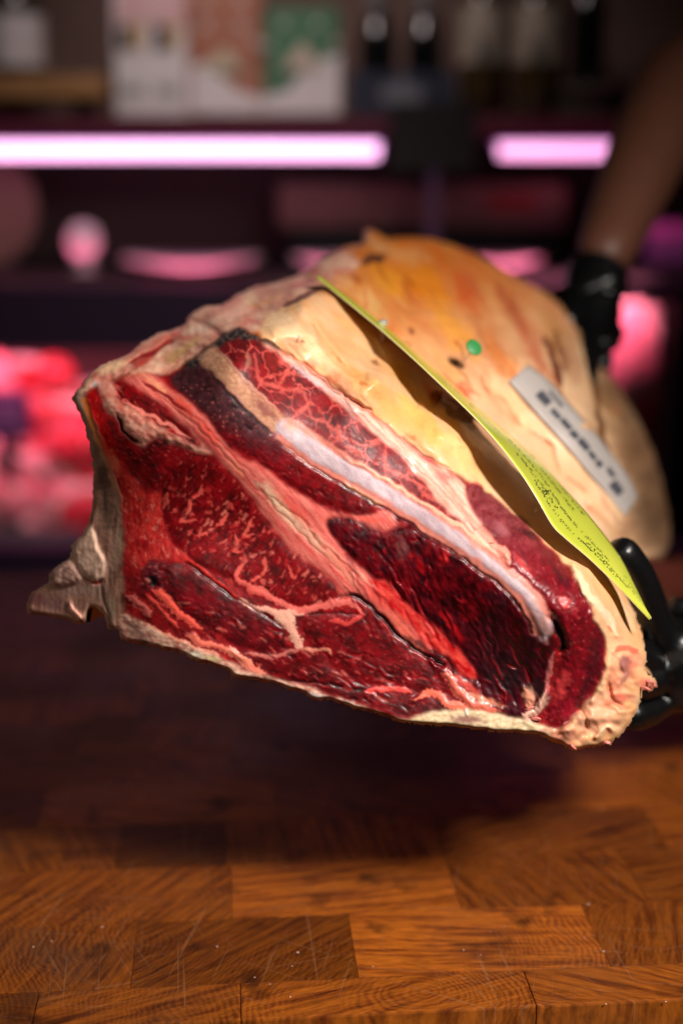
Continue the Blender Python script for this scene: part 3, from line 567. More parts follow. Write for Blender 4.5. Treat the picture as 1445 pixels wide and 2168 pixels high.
for i in range(170):
    x = random.uniform(300, 1160); y = random.uniform(760, 1500); q_ = (int((y - Y0) / STEP), int((x - X0) / STEP))
    if ID[q_] == 0 or PARTS[ID[q_] - 1][0] not in ('muscle', 'rib_eye'): continue
    L = random.uniform(8, 26); a = math.radians(random.gauss(48, 22))
    stroke([(x, y), (x + L * .5 * math.cos(a) + random.uniform(-2, 2), y + L * .5 * math.sin(a)), (x + L * math.cos(a), y + L * math.sin(a))], random.uniform(1.0, 2.4), S(*random.choice([(40,3,10),(60,4,12),(170,30,34)])), random.choice([-0.0016, -0.001, 0.0012]), soft=1.8, amt=0.5, jag=0.5)
# outer purple muscle at the right
M7 = [(986,1034),(1012,1028),(1062,1068),(1112,1108),(1152,1152),(1202,1200),(1240,1262),(1262,1322),(1282,1362),(1274,1412),(1250,1466),(1214,1506),(1192,1540),(1156,1532),(1160,1492),(1172,1440),(1194,1384),(1184,1334),(1152,1272),(1112,1230),(1076,1190),(1042,1132),(1002,1084)]
s = add_part('muscle', inside(M7), 'purplish outer muscle beside the fat cap', 'meat', rough=0.25, bulge=0.0018)
fleshy(s, 62, S(96,8,20), S(142,16,30), S(206,90,90), fl=0.14, fsc=(14, 6), seed=190, relief=0.0010)
gr = ss(1240, 1080, GY) * s; mixc(gr * 0.75, lambda GX, GY, aa, bb, a5, b5: lerp3(S(96,30,42), S(150,74,80), np.clip(0.5 + fbm(GX / 24, GY / 20, 191, 4), 0, 1)))
wx = WX + 6 * fbm(GX / 12, GY / 12, 192, 2); wy = WY + 6 * fbm(GX / 12, GY / 12, 193, 2)
f1, f2, idv = worley(wx / 15, wy / 18, 9); v = 1 - ss(0.02, 0.12, f2 - f1); mixc(v * s * 0.75, S(104,4,12)); HT -= 0.0007 * v * s
f1, f2, idv = worley(wx / 8, wy / 9, 12); v2 = 1 - ss(0.02, 0.16, f2 - f1); HT -= 0.0004 * v2 * s
for args in [(1258,1390,20,70,5,S(40,10,18)),(1235,1460,12,50,25,S(56,12,22)),(1118,1130,24,8,30,S(20,12,18)),(1190,1225,40,12,52,S(70,16,28)),(1195,1275,16,12,40,S(232,90,84)),(1185,1450,18,40,20,S(206,60,62)),(1105,1195,30,8,50,S(206,70,70)),(1060,1190,22,10,50,S(206,30,34)),(1200,1500,20,24,0,S(150,16,40)),(1060,1120,24,14,40,S(160,90,96))]:
    patch(*args, seed=int(args[1]) % 40)
stroke([(1166,1308),(1182,1335),(1190,1362),(1184,1380)], 7, S(30,6,12), -0.005)
stroke([(1172,1382),(1164,1410),(1160,1445),(1150,1480),(1140,1510)], 5, S(206,110,106), 0.001, amt=0.8, jag=0.6)
stroke([(1150,1470),(1140,1500),(1112,1520),(1128,1538)], 7, S(232,178,156), 0.0025, jag=0.6)
stroke([(1108,1462),(1120,1480),(1118,1500)], 8, S(214,140,112), 0.002, jag=0.5)

# the rib: brown marrow part then white cartilage
m = inside([(424,766),(440,744),(456,732),(474,752),(504,794),(548,836),(592,872),(610,886),(592,896),(582,914),(562,900),(530,872),(492,832),(458,796)])
s = add_part('rib_bone', m, 'brown sawn end of the rib', 'bone', rough=0.55, bulge=0.0012, edge=4, col=lambda GX, GY, aa, bb, a5, b5: lerp3(S(178,122,96), S(214,164,130), np.clip(0.5 + 1.2 * fbm(GX / 9, GY / 9, 200, 3), 0, 1)))
patch(562,868,44,16,44,S(132,66,62), 0.8); patch(440,758,20,20,0,S(222,168,140),0.6)
relief(s, lambda GX, GY, aa, bb, a5, b5: 0.0006 * fbm(GX / 4, GY / 4, 201, 3))
for p in (([(462,735),(504,790),(548,832),(596,872)]), ([(432,772),(470,806),(516,856),(560,896),(576,912)])): stroke(p, 2.5, S(206,150,130), 0.0008, amt=0.8)
stroke([(440,785),(480,830),(530,880),(572,915)], 4, S(40,12,18), -0.0014, amt=0.7)
m = inside([(580,900),(594,888),(610,886),(650,910),(702,952),(760,986),(830,1028),(900,1074),(960,1112),(1012,1154),(1062,1198),(1104,1234),(1142,1274),(1164,1304),(1170,1332),(1160,1350),(1146,1362),(1138,1345),(1126,1312),(1106,1276),(1066,1236),(1018,1200),(960,1160),(900,1122),(840,1084),(780,1046),(720,1010),(660,980),(612,942),(588,922)], GX + 3 * perlin(GX / 40, GY / 40, 301), GY + 3 * perlin(GX / 40, GY / 40, 302))
m = m & (blur(m.astype(float), 4) > 0.62)
s = add_part('rib_cartilage', m, 'long bluish white rib running down the cut face', 'bone', rough=0.35, bulge=0.0014, edge=5)
mixc(s, lambda GX, GY, aa, bb, a5, b5: lerp3(S(176,150,158), S(208,186,190), np.clip(0.5 + fbm(aa / 50, bb / 12, 205, 3), 0, 1)))
gp = fbm(aa / 8, bb / 5, 206, 3); mixc(s * ss(0.30, 0.6, gp) * 0.6, S(206,126,112)); gq = fbm(GX / 4, GY / 4, 207, 2); mixc(s * ss(0.3, 0.6, gq) * 0.3, S(150,110,116))
patch(616,905,20,12,30,S(236,160,140),0.9); patch(1150,1322,20,34,-10,S(214,160,150),0.85); patch(1140,1280,14,30,-30,S(240,200,196),0.7)
for p in (([(612,888),(700,946),(800,1008),(900,1070),(1000,1142),(1060,1192),(1120,1246),(1166,1306)]), ([(590,924),(660,980),(780,1044),(900,1120),(1000,1186),(1066,1236),(1110,1284),(1134,1340)])):
    stroke(p, 6.5, S(222,134,116), 0.0002, soft=4, amt=0.9, taper=False)
stroke([(730,968),(800,1006),(880,1056),(950,1100),(1010,1140),(1056,1180)], 4, S(246,190,160), 0.0012, amt=0.8)
stroke([(730,1022),(770,1048),(810,1070)], 3.5, S(200,140,100), 0.0012, amt=0.9)
stroke([(600,940),(680,1000),(780,1056),(880,1120),(1000,1196),(1060,1242),(1104,1292),(1126,1340)], 3, S(60,4,14), -0.002, amt=0.6)
stroke([(1010,1120),(1040,1150),(1068,1175),(1080,1195)], 8, S(244,150,130), 0.0025, jag=0.4)
stroke([(1060,1160),(1078,1178)], 7, S(244,150,130), 0.002)

# creamy ragged edge along the underside
m = inside([(246,1330),(262,1296),(300,1318),(345,1346),(400,1366),(450,1384),(486,1400),(520,1418),(570,1434),(640,1450),(700,1474),(780,1502),(860,1526),(1000,1570),(700,1530),(480,1450),(300,1390),(240,1370)])
t = np.clip(0.5 + 1.4 * fbm(GX / 16, GY / 9, 210, 4), 0, 1)
s = add_part('bone_edge', m, 'ragged cream and brown edge under the cut face', 'bone', rough=0.5, bulge=0.001, edge=3, col=lambda GX, GY, aa, bb, a5, b5: lerp3(S(168,100,88), S(228,186,162), t))
relief(s, lambda GX, GY, aa, bb, a5, b5: 0.0018 * fbm(GX / 12, GY / 9, 211, 3))
for args in [(280,1330,26,16,40,S(136,96,86)),(300,1350,30,12,30,S(124,88,80)),(330,1340,40,7,30,S(236,196,170)),(410,1388,24,10,10,S(240,232,206)),(450,1395,20,6,10,S(220,206,150)),(610,1455,20,7,15,S(206,186,160)),(675,1476,26,7,15,S(240,232,226)),(530,1435,30,6,10,S(196,160,150)),(740,1490,26,6,20,S(230,200,180))]:
    patch(*args, seed=int(args[0]) % 40)
m = inside([(846,1530),(880,1518),(910,1508),(985,1502),(1032,1508),(1102,1526),(1156,1540),(1146,1560),(960,1556),(850,1540)])
s = add_part('blade_bone', m, 'thin cream bone end at the bottom of the cut', 'bone', rough=0.5, bulge=0.0022, edge=3, col=lambda GX, GY, aa, bb, a5, b5: lerp3(S(196,166,124), S(232,212,176), np.clip(0.5 + 1.2 * fbm(GX / 12, GY / 6, 215, 3), 0, 1)))
patch(990,1524,44,12,3,S(120,52,56),0.8); patch(1150,1548,16,8,0,S(150,60,60),0.7)
relief(s, lambda GX, GY, aa, bb, a5, b5: 0.0008 * fbm(GX / 5, GY / 4, 216, 3))
stroke([(985,1500),(990,1515)], 2.0, S(240,230,220), 0.003)

# overall flesh relief and silhouette roll-off
HT += 0.00006 * fbm(GX / 4.2, GY / 4.2, 220, 2) * (DEP < 0.9)
e = blur(SILM.astype(float), 5); roll = np.clip((1 - e) * 2, 0, 1) ** 2
rollamt = 0.010 + 0.05 * ss(0.9, 1.2, DEP)
HT = HT + 0.0007 * blur(inside(M3).astype(float), 4) * fbm(rot(62)[0] / 30, rot(62)[1] / 9, 245, 3) + 0.0004 * blur(inside(M7).astype(float), 4) * fbm(GX / 12, GY / 12, 246, 2)
facem = blur((inside(FACE) & SILM).astype(float), 4)
facem *= 1 - 0.75 * blur((inside(M3) | inside(M7)).astype(float), 6)
HT = blur(HT, 1) * (1 - 0.52 * facem)
DEPF = DEP - HT + roll * rollamt
C = 0.35 * C + 0.65 * np.stack([boxblur(C[..., k], 1) for k in range(3)], -1)
C = C * (1 - facem[..., None]) + np.clip(C, 0, 1) ** 1.09 * 1.03 * facem[..., None]
cn = fbm(GX / 3.4, GY / 3.4, 230, 2) * (1 + 1.4 * facem); C = np.clip(C * (1 + 0.09 * cn[..., None]), 0.002, 0.97)

# 3D positions and normals
xx = (GX - 722.5) / F * DEPF; uu = -(GY - 1084.0) / F * DEPF
PX_ = xx; PY_ = DEPF * CP + uu * SP; PZ_ = CAMZ - DEPF * SP + uu * CP
POS = np.stack([PX_, PY_, PZ_], -1)
du = np.gradient(POS, axis=1); dv = np.gradient(POS, axis=0); NR = np.cross(du, dv); NR /= np.linalg.norm(NR, axis=-1)[..., None] + 1e-12
if NR[H // 2, W // 2, 1] > 0: NR = -NR

def attr_mat(name, rough_add, sss, bump_d, bump_s, spec, coat):
    q = NT(name); b = q.b
    a = q.n('ShaderNodeVertexColor', layer_name='tint'); g = q.n('ShaderNodeAttribute', attribute_name='gloss')
    tc = q.n('ShaderNodeTexCoord'); nz = q.n('ShaderNodeTexNoise'); nz.inputs['Scale'].default_value = bump_s; nz.inputs['Detail'].default_value = 6
    q.l(tc.outputs['Object'], nz.inputs['Vector'])
    nz2 = q.n('ShaderNodeTexNoise'); nz2.inputs['Scale'].default_value = bump_s * 0.5; nz2.inputs['Detail'].default_value = 4; q.l(tc.outputs['Object'], nz2.inputs['Vector'])
    hs = q.n('ShaderNodeHueSaturation'); mr = q.n('ShaderNodeMapRange'); mr.inputs['To Min'].default_value = 0.82; mr.inputs['To Max'].default_value = 1.18
    q.l(nz2.outputs['Fac'], mr.inputs['Value']); q.l(mr.outputs['Result'], hs.inputs['Value']); q.l(a.outputs['Color'], hs.inputs['Color'])
    q.l(hs.outputs['Color'], b.inputs['Base Color'])
    ad = q.n('ShaderNodeMath', operation='ADD'); ad.inputs[1].default_value = rough_add
    mu = q.n('ShaderNodeMath', operation='MULTIPLY_ADD'); mu.inputs[1].default_value = 0.22; q.l(nz.outputs['Fac'], mu.inputs[0]); q.l(g.outputs['Fac'], ad.inputs[0]); q.l(ad.outputs[0], mu.inputs[2])
    q.l(mu.outputs[0], b.inputs['Roughness'])
    b.inputs['Specular IOR Level'].default_value = spec
    b.inputs['Coat Weight'].default_value = coat; b.inputs['Coat Roughness'].default_value = 0.12
    if sss:
        b.inputs['Subsurface Weight'].default_value = sss; b.inputs['Subsurface Radius'].default_value = (1, 0.35, 0.18); b.inputs['Subsurface Scale'].default_value = 0.004
    nz3 = q.n('ShaderNodeTexNoise'); nz3.inputs['Scale'].default_value = bump_s * 3.2; nz3.inputs['Detail'].default_value = 2; q.l(tc.outputs['Object'], nz3.inputs['Vector'])
    sm = q.n('ShaderNodeMath', operation='MULTIPLY_ADD'); sm.inputs[1].default_value = 0.45; q.l(nz3.outputs['Fac'], sm.inputs[0]); q.l(nz.outputs['Fac'], sm.inputs[2])
    bp = q.n('ShaderNodeBump'); bp.inputs['Strength'].default_value = 0.7; bp.inputs['Distance'].default_value = bump_d
    q.l(sm.outputs[0], bp.inputs['Height']); q.l(bp.outputs['Normal'], b.inputs['Normal']); q.l(bp.outputs['Normal'], b.inputs['Coat Normal'])
    return q.m
MATS = {'meat': attr_mat('wet_meat', 0.05, 0.0, 0.00022, 400, 0.42, 0.04), 'fat': attr_mat('fat', -0.06, 0.25, 0.00010, 160, 0.4, 0.12), 'bone': attr_mat('bone', 0.0, 0.0, 0.00012, 420, 0.3, 0.0)}

beef = thing('beef_rib_joint', tuple(P(800, 1300, 1.0)), 'large aged bone-in rib of beef held up with its marbled cut face to the front', 'meat')
q4 = SILM[:-1, :-1] & SILM[1:, :-1] & SILM[:-1, 1:] & SILM[1:, 1:]
rr, cc = np.nonzero(q4)
fid = ID[rr, cc]; fv = np.stack([rr * W + cc, (rr + 1) * W + cc, (rr + 1) * W + cc + 1, rr * W + cc + 1], 1)
POSF = POS.reshape(-1, 3); NRF = NR.reshape(-1, 3); CF = C.reshape(-1, 3); RF = RG.reshape(-1)
def grid_part(name, faces, mat):
    used, inv = np.unique(faces.ravel(), return_inverse=True)
    me = bpy.data.meshes.new(name); n = len(used); nf = len(faces)
    me.vertices.add(n); me.vertices.foreach_set('co', POSF[used].ravel())
    me.loops.add(nf * 4); me.loops.foreach_set('vertex_index', inv.astype(np.int32))
    me.polygons.add(nf); me.polygons.foreach_set('loop_start', np.arange(0, nf * 4, 4, dtype=np.int32))
    me.update(calc_edges=True); me.polygons.foreach_set('use_smooth', np.ones(nf, bool))
    ca = me.color_attributes.new('tint', 'FLOAT_COLOR', 'POINT'); ca.data.foreach_set('color', np.hstack([CF[used], np.ones((n, 1))]).ravel())
    ga = me.attributes.new('gloss', 'FLOAT', 'POINT'); ga.data.foreach_set('value', RF[used])
    me.normals_split_custom_set_from_vertices(NRF[used].tolist())
    return link(name, me, None, (mat,))
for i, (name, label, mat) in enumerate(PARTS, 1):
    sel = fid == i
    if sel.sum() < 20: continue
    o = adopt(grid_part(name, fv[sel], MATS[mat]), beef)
    if label: o['label'] = label
# ragged scraps along the cut edge
def scrap(px, py, r, mi, seed, flat=0.5):
    rr_ = random.Random(seed); bm = bmesh.new(); g_ = bmesh.ops.create_icosphere(bm, subdivisions=3, radius=1.0)
    ci = int(np.clip((px - X0) / STEP, 0, W - 1)); ri = int(np.clip((py - Y0) / STEP, 0, H - 1))
    band = DEPF[max(ri - 9, 0):ri + 9, max(ci - 6, 0):ci + 6][SILM[max(ri - 9, 0):ri + 9, max(ci - 6, 0):ci + 6]]
    c = P(px, py, (float(band.min()) if len(band) else 0.85) + 0.002); R0 = r / F * 0.85
    ph = [rr_.uniform(0, 6.3) for _ in range(5)]; ax = rr_.uniform(1.0, 1.5); an = rr_.uniform(-.2, .7)
    for v in g_['verts']:
        d = v.co.copy(); k = 1 + .18 * math.sin(3 * d.x + ph[0] + 2 * d.z) + .14 * math.sin(4 * d.z + ph[1]) + .08 * math.sin(6 * d.x + 5 * d.z + ph[2])
        x, z = d.x * ax * k, d.z * flat * k; v.co = Vector((x * math.cos(an) + z * math.sin(an), d.y * .5 * k, -x * math.sin(an) + z * math.cos(an))) * R0 + c
    bm_obj('scrap', bm, (scm[mi],), beef)
scm = [simple('dry_scrap', S(214, 190, 166), .5, noise=.3, scale=260, bump=.0002), simple('pink_scrap', S(206, 116, 104), .4, noise=.3, scale=260, bump=.0002), simple('brown_scrap', S(130, 96, 80), .5, noise=.3, scale=260, bump=.0002)]
for i, (x_, y_, r_, m_) in enumerate([(1376,1444,8,1),(1384,1452,6,1),(1366,1458,8,1),(1284,1572,9,1),(1212,1582,9,1),(1120,1500,7,1),(1134,1522,8,1),(1040,1150,6,1)]):
    scrap(x_, y_, r_, m_, i)
# the hidden rest of the joint: sides, underside and far end
fat_out = simple('outer_fat', S(214, 160, 110), 0.45, noise=0.2, scale=18, bump=0.003)
sp = np.array(SIL, float); cen = np.array([900., 960.])
ring0 = cen + (sp - cen) * 0.988
c0i = np.clip(((ring0[:, 0] - X0) / STEP).astype(int), 0, W - 1); r0i = np.clip(((ring0[:, 1] - Y0) / STEP).astype(int), 0, H - 1)
d0 = DEPF[r0i, c0i] + 0.006
end = np.array([1060., 900.]) + (sp - np.array([1060., 900.])) * 0.42
bm = bmesh.new(); rings = []
for k in range(9):
    t = k / 8; q_ = math.sin(t * math.pi / 2)
    pts = ring0 * (1 - t) + end * t; dd = d0 * (1 - q_) + 1.40 * q_
    rings.append([bm.verts.new(P(p[0], p[1], max(d, 0.8) + 0.004 * math.sin(i * 1.7 + k))) for i, (p, d) in enumerate(zip(pts, dd))])
for a, b in zip(rings, rings[1:]):
    for i in range(len(a)): bm.faces.new((a[i], a[(i + 1) % len(a)], b[(i + 1) % len(a)], b[i]))
cv = bm.verts.new(P(1060, 900, 1.43))
for i in range(len(rings[-1])): bm.faces.new((rings[-1][i], rings[-1][(i + 1) % len(rings[-1])], cv))
bmesh.ops.recalc_face_normals(bm, faces=bm.faces)
o = bm_obj('underside', bm, (fat_out,), beef); o['label'] = 'pale outer side and far end of the joint'
# ------------------------------------------------------------------ helpers for things lying on the joint
def dsurf(px, py):
    c = int(min(max((px - X0) / STEP, 0), W - 1)); r = int(min(max((py - Y0) / STEP, 0), H - 1)); return float(DEPF[r, c])
def lerp_path(pts, t):
    """t in 0..1 along a smooth path of (px,py,depth)"""
    p = smooth_poly(pts, False, 12); x = t * (len(p) - 1); i = min(int(x), len(p) - 2); f = x - i
    return p[i] * (1 - f) + p[i + 1] * f
def sheet_obj(name, L, U, nu, nv, mat, rim, th=0.0006, bow=0.0, parent=None):
    bm = bmesh.new(); g = []
    for i in range(nu + 1):
        a = lerp_path(L, i / nu); b = lerp_path(U, i / nu); A_, B_ = P(*a), P(*b); row = []
        for j in range(nv + 1):
            v = j / nv; row.append(bm.verts.new(A_.lerp(B_, v) + Vector((0, 0, bow * 4 * v * (1 - v)))))
        g.append(row)
    for i in range(nu):
        for j in range(nv): bm.faces.new((g[i][j], g[i + 1][j], g[i + 1][j + 1], g[i][j + 1]))
    me = bpy.data.meshes.new(name); bm.to_mesh(me); bm.free(); me.polygons.foreach_set('use_smooth', [True] * len(me.polygons))
    o = link(name, me, None, (mat, rim)); so = o.modifiers.new('thickness', 'SOLIDIFY'); so.thickness = th; so.offset = 0; so.material_offset_rim = 1
    if parent: adopt(o, parent)
    return o

# ------------------------------------------------------------------ the lime card tag
lime_q = NT('lime_card'); b = lime_q.b
tc = lime_q.n('ShaderNodeTexCoord'); nz = lime_q.n('ShaderNodeTexNoise'); nz.inputs['Scale'].default_value = 14; lime_q.l(tc.outputs['Object'], nz.inputs['Vector'])
rp = lime_q.n('ShaderNodeValToRGB'); rp.color_ramp.elements[0].color = (*S(178, 184, 56), 1); rp.color_ramp.elements[1].color = (*S(200, 202, 78), 1); rp.color_ramp.elements[0].position = .3; rp.color_ramp.elements[1].position = .7
lime_q.l(nz.outputs['Fac'], rp.inputs['Fac']); lime_q.l(rp.outputs['Color'], b.inputs['Base Color']); b.inputs['Roughness'].default_value = 0.22; b.inputs['Coat Weight'].default_value = 0.5; b.inputs['Coat Roughness'].default_value = 0.12
lime = lime_q.m
card = simple('card_edge', S(236, 232, 196), 0.5, noise=0.04)
ink = simple('black_ink', S(58, 62, 26), 0.5, noise=0.1)
TL = [(670,588,0.9750), (740,644,0.9454), (810,702,0.9199), (880,765,0.8943), (940,822,0.8767), (1000,880,0.8647), (1050,935,0.8570), (1100,1000,0.8513), (1135,1055,0.8486), (1168,1112,0.8479), (1196,1140,0.8491), (1250,1186,0.8534), (1310,1245,0.8597), (1374,1313,0.8680)]
TU = [(674,588,0.9900), (760,648,0.9833), (840,712,0.9716), (905,768,0.9629), (975,830,0.9481), (1040,888,0.9381), (1100,940,0.9290), (1150,985,0.9229), (1200,1040,0.9137), (1240,1085,0.9066), (1280,1135,0.8994), (1315,1185,0.8903), (1345,1245,0.8791), (1377,1311,0.8690)]
tagr = thing('card_tag', tuple(P(1100, 1000, .88)), 'curved glossy lime card tag with rows of small black print, pinned on the yellow fat', 'tag')
o = sheet_obj('card', TL, TU, 90, 14, lime, card, 0.0006, 0.002, tagr)
def tagp(u, v, lift=0.0008):
    a = lerp_path(TL, u); b_ = lerp_path(TU, u); A_, B_ = P(*a), P(*b_)
    n = (P(*lerp_path(TL, min(u + .01, 1))) - P(*lerp_path(TL, max(u - .01, 0)))).cross(B_ - A_).normalized()
    if n.z < 0: n = -n
    return A_.lerp(B_, v) + Vector((0, 0, 0.002 * 4 * v * (1 - v))) + n * lift
def print_row(u0, u1, v, hgt, seed, dense=0.8):
    """a row of tiny unreadable print: short zigzag strokes"""
    r = random.Random(seed); bm = bmesh.new(); u = u0
    while u < u1:
        step = 0.0022 + r.random() * 0.0016
        if r.random() < dense:
            pts = [(u, v + hgt * (r.random() - .5)), (u + step * .5, v + hgt * (r.random() - .5)), (u + step, v + hgt * (r.random() - .5))]
            for (ua, va), (ub, vb) in zip(pts, pts[1:]):
                w_ = 0.011; q = [tagp(ua, va - w_), tagp(ub, vb - w_), tagp(ub, vb + w_), tagp(ua, va + w_)]
                bm.faces.new([bm.verts.new(p) for p in q])
        u += step * (1.0 if r.random() < .86 else 2.6)
    return bm_obj('print_line', bm, (ink,), tagr, smooth=False)
for u0, u1, v, hh, dn in [(.50,.66,.30,.10,.9),(.46,.60,.47,.08,.7),(.57,.70,.20,.08,.7),(.61,.74,.42,.07,.9),(.55,.68,.66,.09,.8),(.70,.90,.22,.05,.85),(.76,.86,.42,.09,.7),(.80,.93,.30,.05,.95),(.90,.965,.62,.16,.6),(.91,.96,.42,.14,.8),(.40,.52,.80,.06,.7),(.30,.44,.35,.06,.5),(.60,.70,.85,.06,.8)]:
    print_row(u0, u1, v, hh, int(u0 * 1000 + v * 77), dn)
bm = bmesh.new()
for i in range(26):
    u = .605 + .012 * random.random(); v = .17 + .2 * random.random(); s_ = .0016
    bm.faces.new([bm.verts.new(tagp(uu_, vv_)) for uu_, vv_ in ((u, v), (u + s_, v), (u + s_, v + .03), (u, v + .03))])
bm_obj('emblem', bm, (ink,), tagr, smooth=False)
clear = simple('clear_plastic', (.9, .9, .88), 0.12, noise=0.02, trans=0.7)
bm = bmesh.new(); c = P(810, 686, .945)
lathe(bm, [(0.0001, .0030), (.0028, .0026), (.0034, .0010), (.0030, -.0006), (.0010, -.0012), (.0008, -.012), (0.0001, -.0125)], 20, tuple(c))
o = bm_obj('pin_head', bm, (clear,), tagr); o['label'] = 'clear plastic pin head'

# the green dot: round green head of a plastic fastener
green = simple('green_plastic', S(44, 130, 66), 0.45, noise=0.05)
gr_ = thing('fastener', tuple(P(1003, 735, .955)), 'round bright green fastener head standing above the orange fat', 'fastener')
bm = bmesh.new(); M_ = Matrix.Rotation(math.radians(52), 3, 'X') @ Matrix.Rotation(math.radians(25), 3, 'Y')
lathe(bm, [(0.0001, .0006), (.0052, .0006), (.0060, .0002), (.0060, -.0004), (.0001, -.0006)], 28)
for v in bm.verts: v.co = M_ @ v.co + P(1003, 735, .955)
bm_obj('head', bm, (green,), gr_)
bm = bmesh.new(); tube(bm, [P(1003, 736, .956), P(985, 760, .962), P(960, 782, .97), P(930, 800, dsurf(930, 800) + .002)], 0.00035, 6); bm_obj('stem', bm, (clear,), gr_)

# ------------------------------------------------------------------ white label strip lying on the far fat
lab_m = simple('label_paper', S(178, 168, 162), 0.5, noise=0.08, scale=40); labink = simple('label_ink', S(74, 74, 82), 0.6)
lb = thing('label_strip', tuple(P(1200, 930, 1.0)), 'long whitish paper label with blurred black lettering stuck on the far fat', 'label')
ca_ = [(1078,806),(1115,850),(1160,900),(1205,950),(1250,1005),(1290,1050),(1322,1092)]; cb_ = [(1118,772),(1165,808),(1212,862),(1256,912),(1298,965),(1332,1012),(1350,1052)]
def labp(u, v, lift):
    a = lerp_path([(x, y, 1) for x, y in ca_], u)[:2]; b_ = lerp_path([(x, y, 1) for x, y in cb_], u)[:2]; p = a * (1 - v) + b_ * v
    q0 = np.mean([dsurf(p[0] + dx, p[1] + dy) for dx in (-16, 0, 16) for dy in (-16, 0, 16)])
    return P(p[0], p[1], q0 - lift)
def lab_patch(bm, u0, u1, v0, v1, lift, nu, nv):
    g = [[bm.verts.new(labp(u0 + (u1 - u0) * i / nu, v0 + (v1 - v0) * j / nv, lift)) for j in range(nv + 1)] for i in range(nu + 1)]
    for i in range(nu):
        for j in range(nv): bm.faces.new((g[i][j], g[i + 1][j], g[i + 1][j + 1], g[i][j + 1]))
bm = bmesh.new(); lab_patch(bm, 0, 1, 0, 1, .0045, 40, 8); o = bm_obj('paper', bm, (lab_m,), lb)
so = o.modifiers.new('thickness', 'SOLIDIFY'); so.thickness = .0005; so.offset = -1
for u0, u1, v0, v1 in [(.17,.25,.35,.62),(.28,.34,.36,.52),(.35,.42,.38,.56),(.43,.48,.34,.55),(.49,.56,.36,.58),(.57,.62,.38,.54),(.63,.67,.36,.56),(.70,.76,.5,.66),(.78,.87,.22,.56),(.20,.30,.72,.80)]:
    bm = bmesh.new(); lab_patch(bm, u0, u1, v0, v1, .0056, 3, 2); bm_obj('letter', bm, (labink,), lb, smooth=False)

